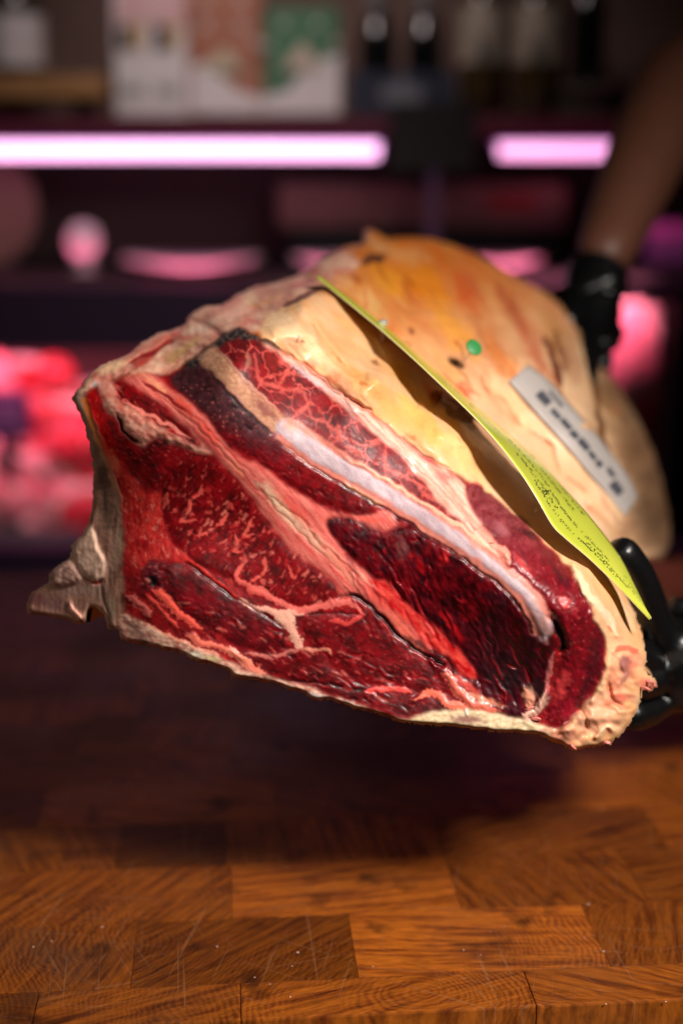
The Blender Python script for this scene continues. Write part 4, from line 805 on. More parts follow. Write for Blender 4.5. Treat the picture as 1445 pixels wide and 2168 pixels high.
# ------------------------------------------------------------------ the butcher block table
def wood_mat():
    q = NT('block_wood'); b = q.b; L = q.l
    tc = q.n('ShaderNodeTexCoord'); oi = q.n('ShaderNodeObjectInfo')
    at_ = q.n('ShaderNodeAttribute', attribute_name='tone', attribute_type='OBJECT')
    geo = q.n('ShaderNodeNewGeometry')
    cr = q.n('ShaderNodeCombineXYZ'); m1 = q.n('ShaderNodeMath', operation='MULTIPLY'); m1.inputs[1].default_value = 7.0; L(oi.outputs['Random'], m1.inputs[0])
    m2 = q.n('ShaderNodeMath', operation='MULTIPLY'); m2.inputs[1].default_value = 31.0; L(oi.outputs['Random'], m2.inputs[0])
    fr = q.n('ShaderNodeMath', operation='FRACT'); L(m2.outputs[0], fr.inputs[0])
    L(m1.outputs[0], cr.inputs[0]); L(m2.outputs[0], cr.inputs[1])
    # ring centre differs from block to block
    va = q.n('ShaderNodeVectorMath', operation='ADD'); L(geo.outputs['Position'], va.inputs[0]); L(cr.outputs[0], va.inputs[1])
    vr = q.n('ShaderNodeVectorRotate', rotation_type='Z_AXIS'); L(va.outputs[0], vr.inputs['Vector'])
    m3 = q.n('ShaderNodeMath', operation='MULTIPLY'); m3.inputs[1].default_value = 6.28; L(fr.outputs[0], m3.inputs[0]); L(m3.outputs[0], vr.inputs['Angle'])
    # per block local coordinates
    cen_ = q.n('ShaderNodeMapping'); L(tc.outputs['Object'], cen_.inputs['Vector'])
    cc_ = q.n('ShaderNodeCombineXYZ'); mr1 = q.n('ShaderNodeMapRange'); mr1.inputs['To Min'].default_value = -0.22; mr1.inputs['To Max'].default_value = 0.22; L(oi.outputs['Random'], mr1.inputs['Value'])
    mr2 = q.n('ShaderNodeMapRange'); mr2.inputs['To Min'].default_value = -0.16; mr2.inputs['To Max'].default_value = 0.16; L(fr.outputs[0], mr2.inputs['Value'])
    L(mr1.outputs[0], cc_.inputs[0]); L(mr2.outputs[0], cc_.inputs[1]); L(cc_.outputs[0], cen_.inputs['Location'])
    dn = q.n('ShaderNodeTexNoise'); dn.inputs['Scale'].default_value = 9; dn.inputs['Detail'].default_value = 3; L(va.outputs[0], dn.inputs['Vector'])
    dv_ = q.n('ShaderNodeVectorMath', operation='SCALE'); dv_.inputs['Scale'].default_value = 0.05; L(dn.outputs['Color'], dv_.inputs[0])
    ad = q.n('ShaderNodeVectorMath', operation='ADD'); L(cen_.outputs[0], ad.inputs[0]); L(dv_.outputs[0], ad.inputs[1])
    wv = q.n('ShaderNodeTexWave', wave_type='RINGS', rings_direction='Z'); wv.inputs['Scale'].default_value = 84; wv.inputs['Distortion'].default_value = 5.0; wv.inputs['Detail'].default_value = 3; wv.inputs['Detail Scale'].default_value = 1.6; wv.inputs['Detail Roughness'].default_value = 0.65
    L(ad.outputs[0], wv.inputs['Vector'])
    # pores and fine fibre
    mp = q.n('ShaderNodeMapping'); mp.inputs['Scale'].default_value = (90, 500, 90); L(vr.outputs[0], mp.inputs['Vector'])
    fn = q.n('ShaderNodeTexNoise'); fn.inputs['Scale'].default_value = 1; fn.inputs['Detail'].default_value = 4; L(mp.outputs[0], fn.inputs['Vector'])
    r1 = q.n('ShaderNodeValToRGB'); e = r1.color_ramp.elements; e[0].position = .02; e[0].color = (*S(84, 36, 10), 1); e[1].position = .8; e[1].color = (*S(168, 90, 26), 1)
    x = e.new(.3); x.color = (*S(122, 58, 18), 1); 
    pn = q.n('ShaderNodeTexNoise'); pn.inputs['Scale'].default_value = 11; pn.inputs['Detail'].default_value = 4; L(va.outputs[0], pn.inputs['Vector'])
    mp2 = q.n('ShaderNodeMapping'); mp2.inputs['Scale'].default_value = (14, 170, 14); L(vr.outputs[0], mp2.inputs['Vector'])
    sn2 = q.n('ShaderNodeTexNoise'); sn2.inputs['Scale'].default_value = 1; sn2.inputs['Detail'].default_value = 5; sn2.inputs['Roughness'].default_value = .6; L(mp2.outputs[0], sn2.inputs['Vector'])
    pm = q.n('ShaderNodeMapRange'); pm.inputs['From Min'].default_value = .40; pm.inputs['From Max'].default_value = .66; pm.inputs['To Min'].default_value = 1.0; pm.inputs['To Max'].default_value = .45; L(pn.outputs['Fac'], pm.inputs['Value'])
    sm2 = q.n('ShaderNodeMapRange'); sm2.inputs['From Min'].default_value = .3; sm2.inputs['From Max'].default_value = .62; L(sn2.outputs['Fac'], sm2.inputs['Value'])
    wm = q.n('ShaderNodeMix', data_type='FLOAT'); L(pm.outputs[0], wm.inputs['Factor']); L(wv.outputs['Fac'], wm.inputs['A']); L(sm2.outputs[0], wm.inputs['B'])
    L(wm.outputs[0], r1.inputs['Fac'])
    # block to block tone
    r2 = q.n('ShaderNodeMapRange'); r2.inputs['To Min'].default_value = 0.16; r2.inputs['To Max'].default_value = 1.20; L(at_.outputs['Fac'], r2.inputs['Value'])
    hs = q.n('ShaderNodeHueSaturation'); L(r1.outputs['Color'], hs.inputs['Color']); L(r2.outputs[0], hs.inputs['Value'])
    fm = q.n('ShaderNodeMapRange'); fm.inputs['From Min'].default_value = .3; fm.inputs['From Max'].default_value = .7; fm.inputs['To Min'].default_value = .62; fm.inputs['To Max'].default_value = 1.18; L(fn.outputs['Fac'], fm.inputs['Value'])
    mu = q.n('ShaderNodeMix', data_type='RGBA', blend_type='MULTIPLY'); mu.inputs['Factor'].default_value = 1; L(hs.outputs['Color'], mu.inputs['A']); L(fm.outputs[0], mu.inputs['B'])
    # worn grime; stronger at left, where the lamp's grey sheen is put into colour
    gn = q.n('ShaderNodeTexNoise'); gn.inputs['Scale'].default_value = 7; gn.inputs['Detail'].default_value = 7; gn.inputs['Roughness'].default_value = .62; L(geo.outputs['Position'], gn.inputs['Vector'])
    gr1 = q.n('ShaderNodeMapRange'); gr1.inputs['From Min'].default_value = .50; gr1.inputs['From Max'].default_value = .68; L(gn.outputs['Fac'], gr1.inputs['Value'])
    sx = q.n('ShaderNodeSeparateXYZ'); L(geo.outputs['Position'], sx.inputs[0])
    gl = q.n('ShaderNodeMapRange'); gl.inputs['From Min'].default_value = -0.02; gl.inputs['From Max'].default_value = -0.24; gl.inputs['To Min'].default_value = .28; gl.inputs['To Max'].default_value = .85; L(sx.outputs['X'], gl.inputs['Value'])
    gm = q.n('ShaderNodeMath', operation='MULTIPLY'); L(gr1.outputs[0], gm.inputs[0]); L(gl.outputs[0], gm.inputs[1])
    g2 = q.n('ShaderNodeMix', data_type='RGBA'); L(gm.outputs[0], g2.inputs['Factor']); L(mu.outputs['Result'], g2.inputs['A']); g2.inputs['B'].default_value = (*S(78, 52, 36), 1)
    last = g2.outputs['Result']; scr = None
    # knife scratches in several directions
    for ang, sc_, dens, seed in ((0.12, (9, 420, 1), .69, 1.0), (-0.3, (8, 380, 1), .70, 3.7), (1.45, (7, 330, 1), .695, 5.2), (1.1, (12, 460, 1), .70, 9.1), (1.75, (9, 400, 1), .70, 14.1), (0.5, (10, 500, 1), .70, 21.3)):
        rr_ = q.n('ShaderNodeVectorRotate', rotation_type='Z_AXIS'); rr_.inputs['Angle'].default_value = ang
        off = q.n('ShaderNodeVectorMath', operation='ADD'); off.inputs[1].default_value = (seed, seed * 2, 0); L(geo.outputs['Position'], off.inputs[0]); L(off.outputs[0], rr_.inputs['Vector'])
        sm = q.n('ShaderNodeMapping'); sm.inputs['Scale'].default_value = sc_; L(rr_.outputs[0], sm.inputs['Vector'])
        sn = q.n('ShaderNodeTexNoise'); sn.inputs['Scale'].default_value = 1; sn.inputs['Detail'].default_value = 1.5; L(sm.outputs[0], sn.inputs['Vector'])
        st = q.n('ShaderNodeMapRange'); st.inputs['From Min'].default_value = dens; st.inputs['From Max'].default_value = dens + .02; L(sn.outputs['Fac'], st.inputs['Value'])
        if scr is None: scr = st.outputs[0]
        else:
            mxn = q.n('ShaderNodeMath', operation='MAXIMUM'); L(scr, mxn.inputs[0]); L(st.outputs[0], mxn.inputs[1]); scr = mxn.outputs[0]
    sf = q.n('ShaderNodeMath', operation='MULTIPLY'); sf.inputs[1].default_value = .17; L(scr, sf.inputs[0])
    g3 = q.n('ShaderNodeMix', data_type='RGBA'); L(sf.outputs[0], g3.inputs['Factor']); L(last, g3.inputs['A']); g3.inputs['B'].default_value = (*S(176, 132, 96), 1)
    # dark stains
    dn2 = q.n('ShaderNodeTexNoise'); dn2.inputs['Scale'].default_value = 24; dn2.inputs['Detail'].default_value = 6; L(geo.outputs['Position'], dn2.inputs['Vector'])
    dr = q.n('ShaderNodeMapRange'); dr.inputs['From Min'].default_value = .59; dr.inputs['From Max'].default_value = .70; dr.inputs['To Max'].default_value = .75; L(dn2.outputs['Fac'], dr.inputs['Value'])
    g4 = q.n('ShaderNodeMix', data_type='RGBA'); L(dr.outputs[0], g4.inputs['Factor']); L(g3.outputs['Result'], g4.inputs['A']); g4.inputs['B'].default_value = (*S(44, 18, 8), 1)
    L(g4.outputs['Result'], b.inputs['Base Color'])
    ra = q.n('ShaderNodeMapRange'); ra.inputs['From Min'].default_value = .35; ra.inputs['From Max'].default_value = .7; ra.inputs['To Min'].default_value = .36; ra.inputs['To Max'].default_value = .56; L(gn.outputs['Fac'], ra.inputs['Value']); L(ra.outputs[0], b.inputs['Roughness'])
    bp = q.n('ShaderNodeBump'); bp.inputs['Strength'].default_value = .5; bp.inputs['Distance'].default_value = .0005
    hh = q.n('ShaderNodeMath', operation='SUBTRACT'); L(fn.outputs['Fac'], hh.inputs[0]); L(scr, hh.inputs[1]); 
    hg = q.n('ShaderNodeMath', operation='ADD'); L(hh.outputs[0], hg.inputs[0]); L(dn2.outputs['Fac'], hg.inputs[1]); L(hg.outputs[0], bp.inputs['Height']); L(bp.outputs['Normal'], b.inputs['Normal'])
    b.inputs['Specular IOR Level'].default_value = .25
    return q.m
wood = wood_mat()
YAW = math.radians(4.6)
ex = Vector((math.cos(YAW), math.sin(YAW), 0)); ey = Vector((-math.sin(YAW), math.cos(YAW), 0))
def tloc(p): return (p.dot(ex), p.dot(ey))
table = thing('butcher_block_table', (0, 1.2, 0), 'worn oiled butcher block table of staggered brown wood blocks, scratched and stained', 'table')
core = simple('table_core', S(30, 14, 8), 0.8)
front = tloc(onz(722, 2150))[1]; T = 0.05
def block(u0, u1, v0, v1, dz=0.0, label=None):
    g = 0.0001; u0 += g; u1 -= g; v0 += g; v1 -= g
    bm = bmesh.new(); box(bm, (0, 0, -T / 2), (u1 - u0, v1 - v0, T), 0, 0.0004 if v0 > front + .01 else 0.0015)
    me = bpy.data.meshes.new('wood_block'); bm.to_mesh(me); bm.free(); me.polygons.foreach_set('use_smooth', [False] * len(me.polygons))
    o = link('wood_block', me, None, (wood,)); c = ex * ((u0 + u1) / 2) + ey * ((v0 + v1) / 2)
    o.location = (c.x, c.y, dz) ; o.location -= Vector(table.location); o.rotation_euler = (0, 0, YAW); o.parent = table
    return o
rowv = [front, tloc(onz(700, 2072))[1]]
for py in (1936, 1822): rowv.append(tloc(onz(720, py))[1])
while rowv[-1] < 1.66: rowv.append(rowv[-1] + 0.0685)
js = {0: [(509, 2110)], 1: [(285, 2010), (750, 2020), (1262, 1985)], 2: [(-60, 1890), (490, 1890), (962, 1880)], 3: [(250, 1790), (478, 1790), (925, 1780)]}
rj = random.Random(3)
for i in range(len(rowv) - 1):
    if i in js: xs_ = sorted(tloc(onz(*p))[0] for p in js[i])
    else: xs_ = [rj.uniform(-.1, .1)]
    while xs_[0] > -0.85: xs_.insert(0, xs_[0] - rj.uniform(.10, .19))
    while xs_[-1] < 0.95: xs_.append(xs_[-1] + rj.uniform(.10, .19))
    for a, b_ in zip(xs_, xs_[1:]):
        o = block(a, b_, rowv[i], rowv[i + 1], rj.uniform(-.0001, .0001)); m_ = (a + b_) / 2; tone = rj.uniform(.2, .75)
        want = {1: [(0.17, .95), (0.05, .30), (-0.10, .45)], 2: [(0.16, .38), (0.0, .80), (-.1, .5)], 3: [(.14, .30), (.03, .5), (-.05, .12), (-.12, .35)], 0: [(.05, .75), (-.1, .55)]}.get(i, [])
        for x_, tn in want:
            if a <= x_ + 0.0 <= b_: tone = tn
        o['tone'] = tone
bm = bmesh.new(); vm = (rowv[0] + rowv[-1]) / 2
vs = box(bm, (0, 0, 0), (1.75, rowv[-1] - rowv[0] - .03, .04), YAW); bmesh.ops.translate(bm, vec=ey * vm + ex * 0.05 + Vector((0, 0, -T - .022)), verts=vs); bm_obj('underframe', bm, (core,), table, False)
for a in (-.72, .80):
    for v in (rowv[0] + .08, rowv[-1] - .08):
        bm = bmesh.new(); c = ex * a + ey * v
        box(bm, (c.x, c.y, -.485), (.07, .07, .82), YAW, .004); bm_obj('leg', bm, (core,), table, False)
crumbm = simple('crumb', S(226, 190, 176), 0.5); crumbr = simple('red_crumb', S(150, 30, 36), 0.4)
bm = bmesh.new(); bmr = bmesh.new(); rc = random.Random(9)
for i in range(46):
    p = onz(rc.uniform(0, 1445), rc.uniform(1640, 2140), 0.0004); tgt = bm if rc.random() < .8 else bmr
    r_ = bmesh.ops.create_icosphere(tgt, subdivisions=1, radius=rc.choice([.0003, .0004, .0005, 0.0006])); 
    for v in r_['verts']: v.co = Vector((v.co.x * rc.uniform(.7, 2.0), v.co.y * rc.uniform(.7, 1.6), v.co.z * .6)) + p
o = bm_obj('crumbs', bm, (crumbm,)); tag(o, kind='stuff', label='tiny pale scraps of fat scattered on the table', cat='crumbs')
o = bm_obj('meat_crumbs', bmr, (crumbr,)); tag(o, kind='stuff', label='tiny red scraps of meat scattered on the table', cat='crumbs')

# ------------------------------------------------------------------ room: floor and wall
fl = simple('floor_tile', S(60, 50, 48), 0.6); wallm = simple('back_wall', S(44, 34, 32), 0.8)
bm = bmesh.new(); box(bm, (0, 1.5, -.92), (8, 7, .04)); o = bm_obj('floor', bm, (fl,), None, False); tag(o, kind='structure')
bm = bmesh.new(); box(bm, (0, 3.42, .7), (8, .04, 3.2)); o = bm_obj('wall', bm, (wallm,), None, False); tag(o, kind='structure')

# ------------------------------------------------------------------ the lit shelf unit and cold case behind
YB = 2.72
def bx(name, px0, px1, py0, py1, Yf, depth, mat, parent, bevel=0.0, smooth=False):
    a = at(px0, py1, Yf); c = at(px1, py0, Yf); bm = bmesh.new()
    box(bm, ((a.x + c.x) / 2, Yf + depth / 2, (a.z + c.z) / 2), (c.x - a.x, depth, c.z - a.z), 0, bevel)
    return bm_obj(name, bm, (mat,), parent, smooth)
wine = simple('wine_lacquer', S(84, 34, 50), 0.35); dark = simple('black_panel', S(9, 7, 9), 0.5); brown = simple('brown_back_panel', S(104, 78, 70), 0.7); purp = simple('purple_panel', S(46, 28, 52), 0.4)
inner = simple('case_lining', S(110, 100, 106), 0.4)
unit = thing('display_case', (0, YB, -.9), 'dark shelf unit with pink strip lamps above a chilled meat case', 'display case')
bx('back_panel', -700, 1900, -420, 300, YB + .34, .03, brown, unit)
bx('back_panel', -700, 1900, 300, 1250, YB + .42, .03, simple('brown_inner_panel', S(84, 62, 56), 0.8), unit)
bx('shelf', -700, 822, 246, 284, YB, .34, wine, unit)
bx('shelf', 1010, 1330, 246, 284, YB, .34, wine, unit)
bx('dark_block', 824, 1008, 215, 360, YB + .01, .33, dark, unit)  # plain dark block filling the gap between the two shelves
bx('shelf', 1332, 1900, 246, 284, YB, .34, dark, unit)
bx('shelf', -700, 1900, 578, 606, YB + .02, .40, dark, unit)
bx('fascia', -700, 1085, 608, 742, YB - .07, .02, purp, unit)
bx('fascia', 1087, 1900, 600, 640, YB - .07, .02, purp, unit)
bx('divider', 1085, 1100, 628, 1118, YB + .0, .36, dark, unit)
bx('post', 904, 928, 362, 576, YB, .03, simple('violet_post', S(70, 50, 80), 0.4), unit)
bx('sill', -700, 1900, 1160, 1220, YB - .05, .06, purp, unit)
bx('side_panel', 1392, 1440, 608, 1158, YB, .40, dark, unit)
bx('base_panel', -700, 1900, 1222, 2100, YB - .03, .03, dark, unit)
bx('tray', -700, 1390, 1120, 1158, YB + .02, .36, inner, unit)
pinkE = (1.0, 0.62, 0.86)
led = simple('strip_lamp', (1, .9, 1), 0.3, noise=0.0, emis=(1.0, 0.50, 0.90), estr=2.6)
led2 = simple('strip_lamp_right', (1, .9, 1), 0.3, noise=0.0, emis=(1.0, 0.42, 0.82), estr=1.7)
cased = simple('glowing_housing', S(190, 120, 190), 0.4, emis=(0.8, 0.25, 0.75), estr=0.45)  # housing also given a faint pink glow of its own
def lamp(px0, px1, py, r, m, label, est=None):
    t_ = thing('strip_lamp', tuple(at((px0 + px1) / 2, py, YB + .02)), label, 'lamp', 'pink strip lamps of the case')
    a = at(px0, py, YB + .02); c = at(px1, py, YB + .02); bm = bmesh.new(); tube(bm, [a, c], r, 16); bm_obj('tube', bm, (m,), t_)
    bm = bmesh.new(); box(bm, ((a.x + c.x) / 2, YB + .02 + r * 1.2, (a.z + c.z) / 2 + r * .9), (c.x - a.x + .012, r * 1.4, r * .7), 0, .001); bm_obj('housing', bm, (cased,), t_)
    return t_
lamp(-700, 800, 318, .0135, led, 'long glaring pink-white strip lamp under the left shelf')
lamp(1056, 1296, 318, .0130, led2, 'short pink strip lamp under the right shelf')
casel = simple('case_lamp', (1, .9, 1), 0.3, noise=0.0, emis=(1.0, 0.24, 0.40), estr=36.0)
t_ = thing('strip_lamp', tuple(at(400, 620, YB + .04)), 'strip lamp hidden behind the purple fascia over the meat', 'lamp', 'pink strip lamps of the case')
for a_, c_, y_ in ((-700, 1080, 714), (1102, 1385, 626)):
    a = at(a_, y_, YB - .02); c = at(c_, y_, YB - .02); bm = bmesh.new(); tube(bm, [a, c], .012, 12); bm_obj('tube', bm, (casel,), t_)

# ------------------------------------------------------------------ goods on the upper shelf
def good(name, px, py, Yc, label, cat, group=None): return thing(name, tuple(at(px, py, Yc)), label, cat, group)
white = simple('white_card', S(206, 198, 200), 0.6, noise=0.05); pinkc = simple('pink_card', S(200, 160, 162), 0.6, noise=0.1, scale=60)
orange = None
def pattern_mat(name, c1, c2, sc_):
    q = NT(name); tc = q.n('ShaderNodeTexCoord'); v = q.n('ShaderNodeTexVoronoi'); v.inputs['Scale'].default_value = sc_; v.inputs['Randomness'].default_value = .15
    q.l(tc.outputs['Object'], v.inputs['Vector']); r = q.n('ShaderNodeValToRGB'); r.color_ramp.elements[0].color = (*c2, 1); r.color_ramp.elements[1].color = (*c1, 1); r.color_ramp.elements[0].position = .22; r.color_ramp.elements[1].position = .34
    q.l(v.outputs['Distance'], r.inputs['Fac']); q.l(r.outputs['Color'], q.b.inputs['Base Color']); q.b.inputs['Roughness'].default_value = .6; return q.m
YG = YB + .06
org_m = pattern_mat('orange_pattern', S(158, 104, 84), S(176, 168, 166), 15); grn_m = pattern_mat('green_pattern', S(70, 112, 84), S(170, 176, 164), 15)
def slab(t_, name, poly, Yf, th, mat):
    bm = bmesh.new(); f = [at(x, y, Yf) for x, y in poly]; vs = [bm.verts.new(p) for p in f]; bk = [bm.verts.new(p + Vector((0, th, 0))) for p in f]
    bm.faces.new(vs); bm.faces.new(list(reversed(bk)))
    for i in range(len(vs)): bm.faces.new((vs[i], bk[i], bk[(i + 1) % len(vs)], vs[(i + 1) % len(vs)]))
    bmesh.ops.recalc_face_normals(bm, faces=bm.faces); return bm_obj(name, bm, (mat,), t_, False)
# orange carton with white sweep
g = good('carton', 475, 244, YG, 'tall orange patterned carton with a white lower half beside a green one', 'carton', 'patterned cartons')
bx('box', 402, 550, -30, 243, YG, .07, org_m, g); slab(g, 'white_panel', [(406,138),(440,130),(500,190),(548,205),(548,240),(404,240)], YG - .003, .002, white); slab(g, 'peak_panel', [(432,150),(475,96),(518,150)], YG - .006, .002, simple('sand_card', S(176, 164, 140), .6))
g = good('carton', 640, 244, YG, 'green patterned carton with a white lower half right of the orange one', 'carton', 'patterned cartons')
bx('box', 562, 718, 16, 243, YG, .07, grn_m, g); slab(g, 'white_panel', [(552,205),(610,190),(660,130),(718,115),(719,240),(552,240)], YG - .003, .002, white); slab(g, 'peak_panel', [(592,148),(640,84),(688,148)], YG - .006, .002, simple('sand_card_two', S(180, 164, 150), .6))
def motifs(g, pts, r, mat):
    for x_, y_ in pts: slab(g, 'motif', [(x_ - r, y_), (x_, y_ - r), (x_ + r, y_), (x_, y_ + r)], YG - .003, .002, mat)
gs_ = {o['label'].split()[0]: o for o in COL.objects if 'label' in o and o.get('category') == 'carton'}
mo_p = simple('pale_motif', S(170, 166, 164), .6); mo_b = simple('rust_motif', S(150, 82, 60), .6); mo_g = simple('deep_green_motif', S(58, 98, 74), .6)
motifs(gs_['tall'], [(436,0),(510,0),(436,54),(510,54),(545,92)], 11, mo_p); motifs(gs_['tall'], [(410,26),(474,26),(538,26),(414,84),(474,78),(536,120),(420,112)], 13, mo_b)
motifs(gs_['green'], [(600,50),(672,50),(568,96),(710,90)], 10, mo_p); motifs(gs_['green'], [(572,40),(636,48),(704,44),(600,84),(676,84),(576,130),(590,180)], 13, mo_g)
for k, (x0, x1, lab) in enumerate(((246, 318, 'left pale pink and white packet beside the orange carton'), (324, 392, 'right pale pink and white packet touching the orange carton'))):
    g = good('packet', (x0 + x1) / 2, 248, YG, lab, 'packet', 'pale packets')
    bx('box', x0, x1, -30, 246, YG, .06, white, g, .004); slab(g, 'pink_band', [(x0, -28), (x1, -28), (x1, 48), (x0, 48)], YG - .003, .002, pinkc)
    slab(g, 'dark_window', [(x0 + 2, 54), (x0 + 30, 54), (x0 + 34, 104), (x0 + 2, 108)], YG - .003, .002, simple('window_dark%d' % k, S(64, 52, 48), .5)); slab(g, 'amber_band', [(x0 + 32, 48), (x1 - 8, 50), (x1 - 20, 106), (x0 + 36, 104)], YG - .003, .002, simple('amber%d' % k, S(190, 160, 120), .5))
    slab(g, 'print_block', [(x0 + 8, 178), (x1 - 16, 180), (x1 - 16, 200), (x0 + 8, 200)], YG - .003, .002, simple('print_grey%d' % k, S(150, 150, 146), .5))
glassd = simple('dark_glass', S(12, 12, 14), 0.12, noise=0.0, coat=.6); glassa = simple('amber_glass', S(60, 44, 22), 0.2, noise=.1)
def bottle(px, base_py, r, h, mat, label, cat='bottle', group=None, name='bottle', shoulder=.62, neck=.34, band=None):
    c = at(px, base_py, YG + .05); g = thing(name, tuple(c), label, cat, group); bm = bmesh.new()
    lathe(bm, [(r * .9, 0), (r, .004), (r, h * shoulder), (r * .8, h * (shoulder + .08)), (r * neck, h * (shoulder + .2)), (r * neck, h * .98), (r * neck * 1.15, h)], 28, tuple(c)); bm_obj('glass', bm, (mat,), g)
    if band:
        bm = bmesh.new(); lathe(bm, [(r * 1.01, h * band[0]), (r * 1.012, h * band[0] + .001), (r * 1.012, h * band[1] - .001), (r * 1.01, h * band[1])], 28, tuple(c)); bm_obj('label', bm, (band[2],), g)
    return g
foil = simple('pale_foil', S(190, 184, 176), 0.25, metal=.7)
for px, lb_ in ((798, 'left dark bottle with a pale neck in the navy carrier'), (898, 'right dark bottle with a pale neck in the navy carrier')):
    g = bottle(px, 236, .036, .30, glassd, lb_, group='dark bottles in the navy carrier', shoulder=.42, neck=.42)
    c = at(px, 236, YG + .05); bm = bmesh.new(); lathe(bm, [(.0185, .205), (.0188, .207), (.0182, .232), (.0150, .238)], 24, tuple(c)); bm_obj('neck_foil', bm, (foil,), g)
    bm = bmesh.new(); lathe(bm, [(.0175, .150), (.0178, .152), (.0172, .196), (.0170, .198)], 24, tuple(c)); bm_obj('neck_label', bm, (simple('grey_neck_label', S(110, 108, 110), .4),), g)
navy = simple('navy_card', S(26, 32, 50), 0.6); g = good('bottle_carrier', 850, 244, YG, 'navy card carrier with a pale emblem holding two dark bottles', 'carrier')
bx('front', 736, 964, 150, 243, YG - .004, .004, navy, g); bx('side', 736, 741, 150, 243, YG + .001, .10, navy, g); bx('side', 959, 964, 150, 243, YG + .001, .10, navy, g); bx('base', 742, 958, 239, 243, YG + .001, .10, navy, g)
slab(g, 'emblem', [(800,200),(822,176),(838,180),(850,154),(864,180),(880,176),(900,200),(880,222),(820,222)], YG - .007, .002, simple('silver_print', S(104, 104, 112), .5))
palel = simple('pale_label', S(150, 138, 124), 0.6, noise=.25, scale=70)
for px, lb_ in ((1022, 'left amber jar with a large pale label'), (1134, 'right amber jar with a large pale label')):
    g = bottle(px, 240, .047, .24, glassa, lb_, 'jar', 'amber jars with pale labels', 'jar', shoulder=.80, neck=.7, band=(.38, .80, palel))
    c = at(px, 240, YG + .05); bm = bmesh.new(); lathe(bm, [(.036, .236), (.037, .238), (.037, .262), (.034, .266)], 24, tuple(c)); bm_obj('lid', bm, (dark,), g)
    slab(g, 'print_mark', [(px - 14, 92), (px, 76), (px + 12, 96), (px + 2, 140), (px - 10, 140)], YG - .002, .002, simple('print_dark', S(60, 56, 54), .6))
bottle(1236, 240, .034, .27, glassd, 'dark bottle behind the low white dish', shoulder=.7, neck=.5)
g = good('dish', 1268, 215, YG - .01, 'low white dish right of the dark bottle', 'dish'); bm = bmesh.new(); c = at(1268, 214, YG + .02); lathe(bm, [(.05, 0), (.075, .022), (.080, .026), (.072, .024), (.046, .006), (.001, .006)], 32, tuple(c)); bm_obj('bowl', bm, (simple('dish_white', S(120, 108, 100), .4),), g)
bx('riser', 1180, 1352, 216, 244, YG - .02, .10, simple('grey_riser', S(66, 56, 54), .5), g)
g = good('wooden_board', 100, 205, YG, 'thick pale wooden board on the top left shelf', 'board'); bx('board', -300, 222, 158, 208, YG - .02, .2, simple('board_wood', S(150, 108, 66), .5, noise=.2), g, .004); bx('foot', -280, -240, 209, 244, YG, .1, dark, g); bx('foot', 150, 190, 209, 244, YG, .1, dark, g)
jarg = bottle(40, 157, .052, .16, simple('jar_glass', S(60, 54, 48), .15), 'squat jar with a white label on the wooden board', 'jar', name='jar', shoulder=.86, neck=.75, band=(.08, .66, white))
c = at(40, 157, YG + .05); bm = bmesh.new(); lathe(bm, [(.043, .150), (.045, .152), (.045, .170), (.041, .174)], 28, tuple(c)); bm_obj('lid', bm, (simple('dark_lid', S(34, 30, 26), .3),), jarg)
bm = bmesh.new(); r_ = bmesh.ops.create_uvsphere(bm, u_segments=16, v_segments=10, radius=.020); bmesh.ops.translate(bm, vec=c + Vector((0, -.02, .128 + .02)), verts=r_['verts']); bm_obj('lid_glint', bm, (simple('pale_glint', S(214, 196, 140), .25, metal=.3),), jarg)  # pale ball put in for the highlight on the lid

# things on the middle shelf
plate_m = simple('pink_lit_plate', S(226, 196, 206), 0.35)  # white plates, some of the pink lamp light put into their colour
def plate(px, py, r, label, Yc=YB + .07):
    c = at(px, py, Yc); c.z = at(0, 578, YB + .02).z + .002; g = thing('plate', tuple(c), label, 'plate', 'white plates on the middle shelf'); bm = bmesh.new()
    lathe(bm, [(.3 * r, 0), (.35 * r, .004), (r, .022), (r, .025), (.6 * r, .012), (.3 * r, .006), (.001, .006)], 40, (c.x, c.y, c.z)); bm_obj('dish', bm, (plate_m,), g); return g
plate(405, 560, .135, 'wide white plate tinted pink under the long strip lamp'); plate(700, 560, .075, 'small white plate half hidden behind the top of the joint'); plate(1060, 575, .08, 'white plate behind the right slope of the joint')
c = at(180, 577, YB + .05); g = thing('reflection_cup', tuple(c), 'small pale cup put in for a pink reflection left of the wide plate', 'cup'); bm = bmesh.new(); lathe(bm, [(.022, 0), (.026, .003), (.012, .016), (.030, .040), (.034, .062), (.026, .084), (.010, .094), (.001, .096)], 28, tuple(c)); bm_obj('cup', bm, (plate_m,), g)  # cup shape added in place of a pink reflection
g = good('paper_parcel', 900, 480, YB + .2, 'long tan paper parcel with a red stamp behind the post', 'parcel'); bx('wrap', 590, 1200, 388, 482, YB + .2, .14, simple('tan_paper', S(128, 92, 80), .7, noise=.15), g, .01)
slab(g, 'red_stamp', [(1030,414),(1130,412),(1132,442),(1032,444)], YB + .196, .002, simple('red_print', S(150, 30, 22), .6)); bx('stand', 620, 1180, 483, 577, YB + .22, .10, dark, g)
g = good('violet_box', 1400, 578, YB + .1, 'violet box at the far right behind the bare forearm', 'box'); bx('box', 1372, 1470, 470, 562, YB + .1, .05, simple('violet_box', S(200, 100, 190), .5), g, .01); bx('foot', 1385, 1460, 563, 577, YB + .1, .05, dark, g)
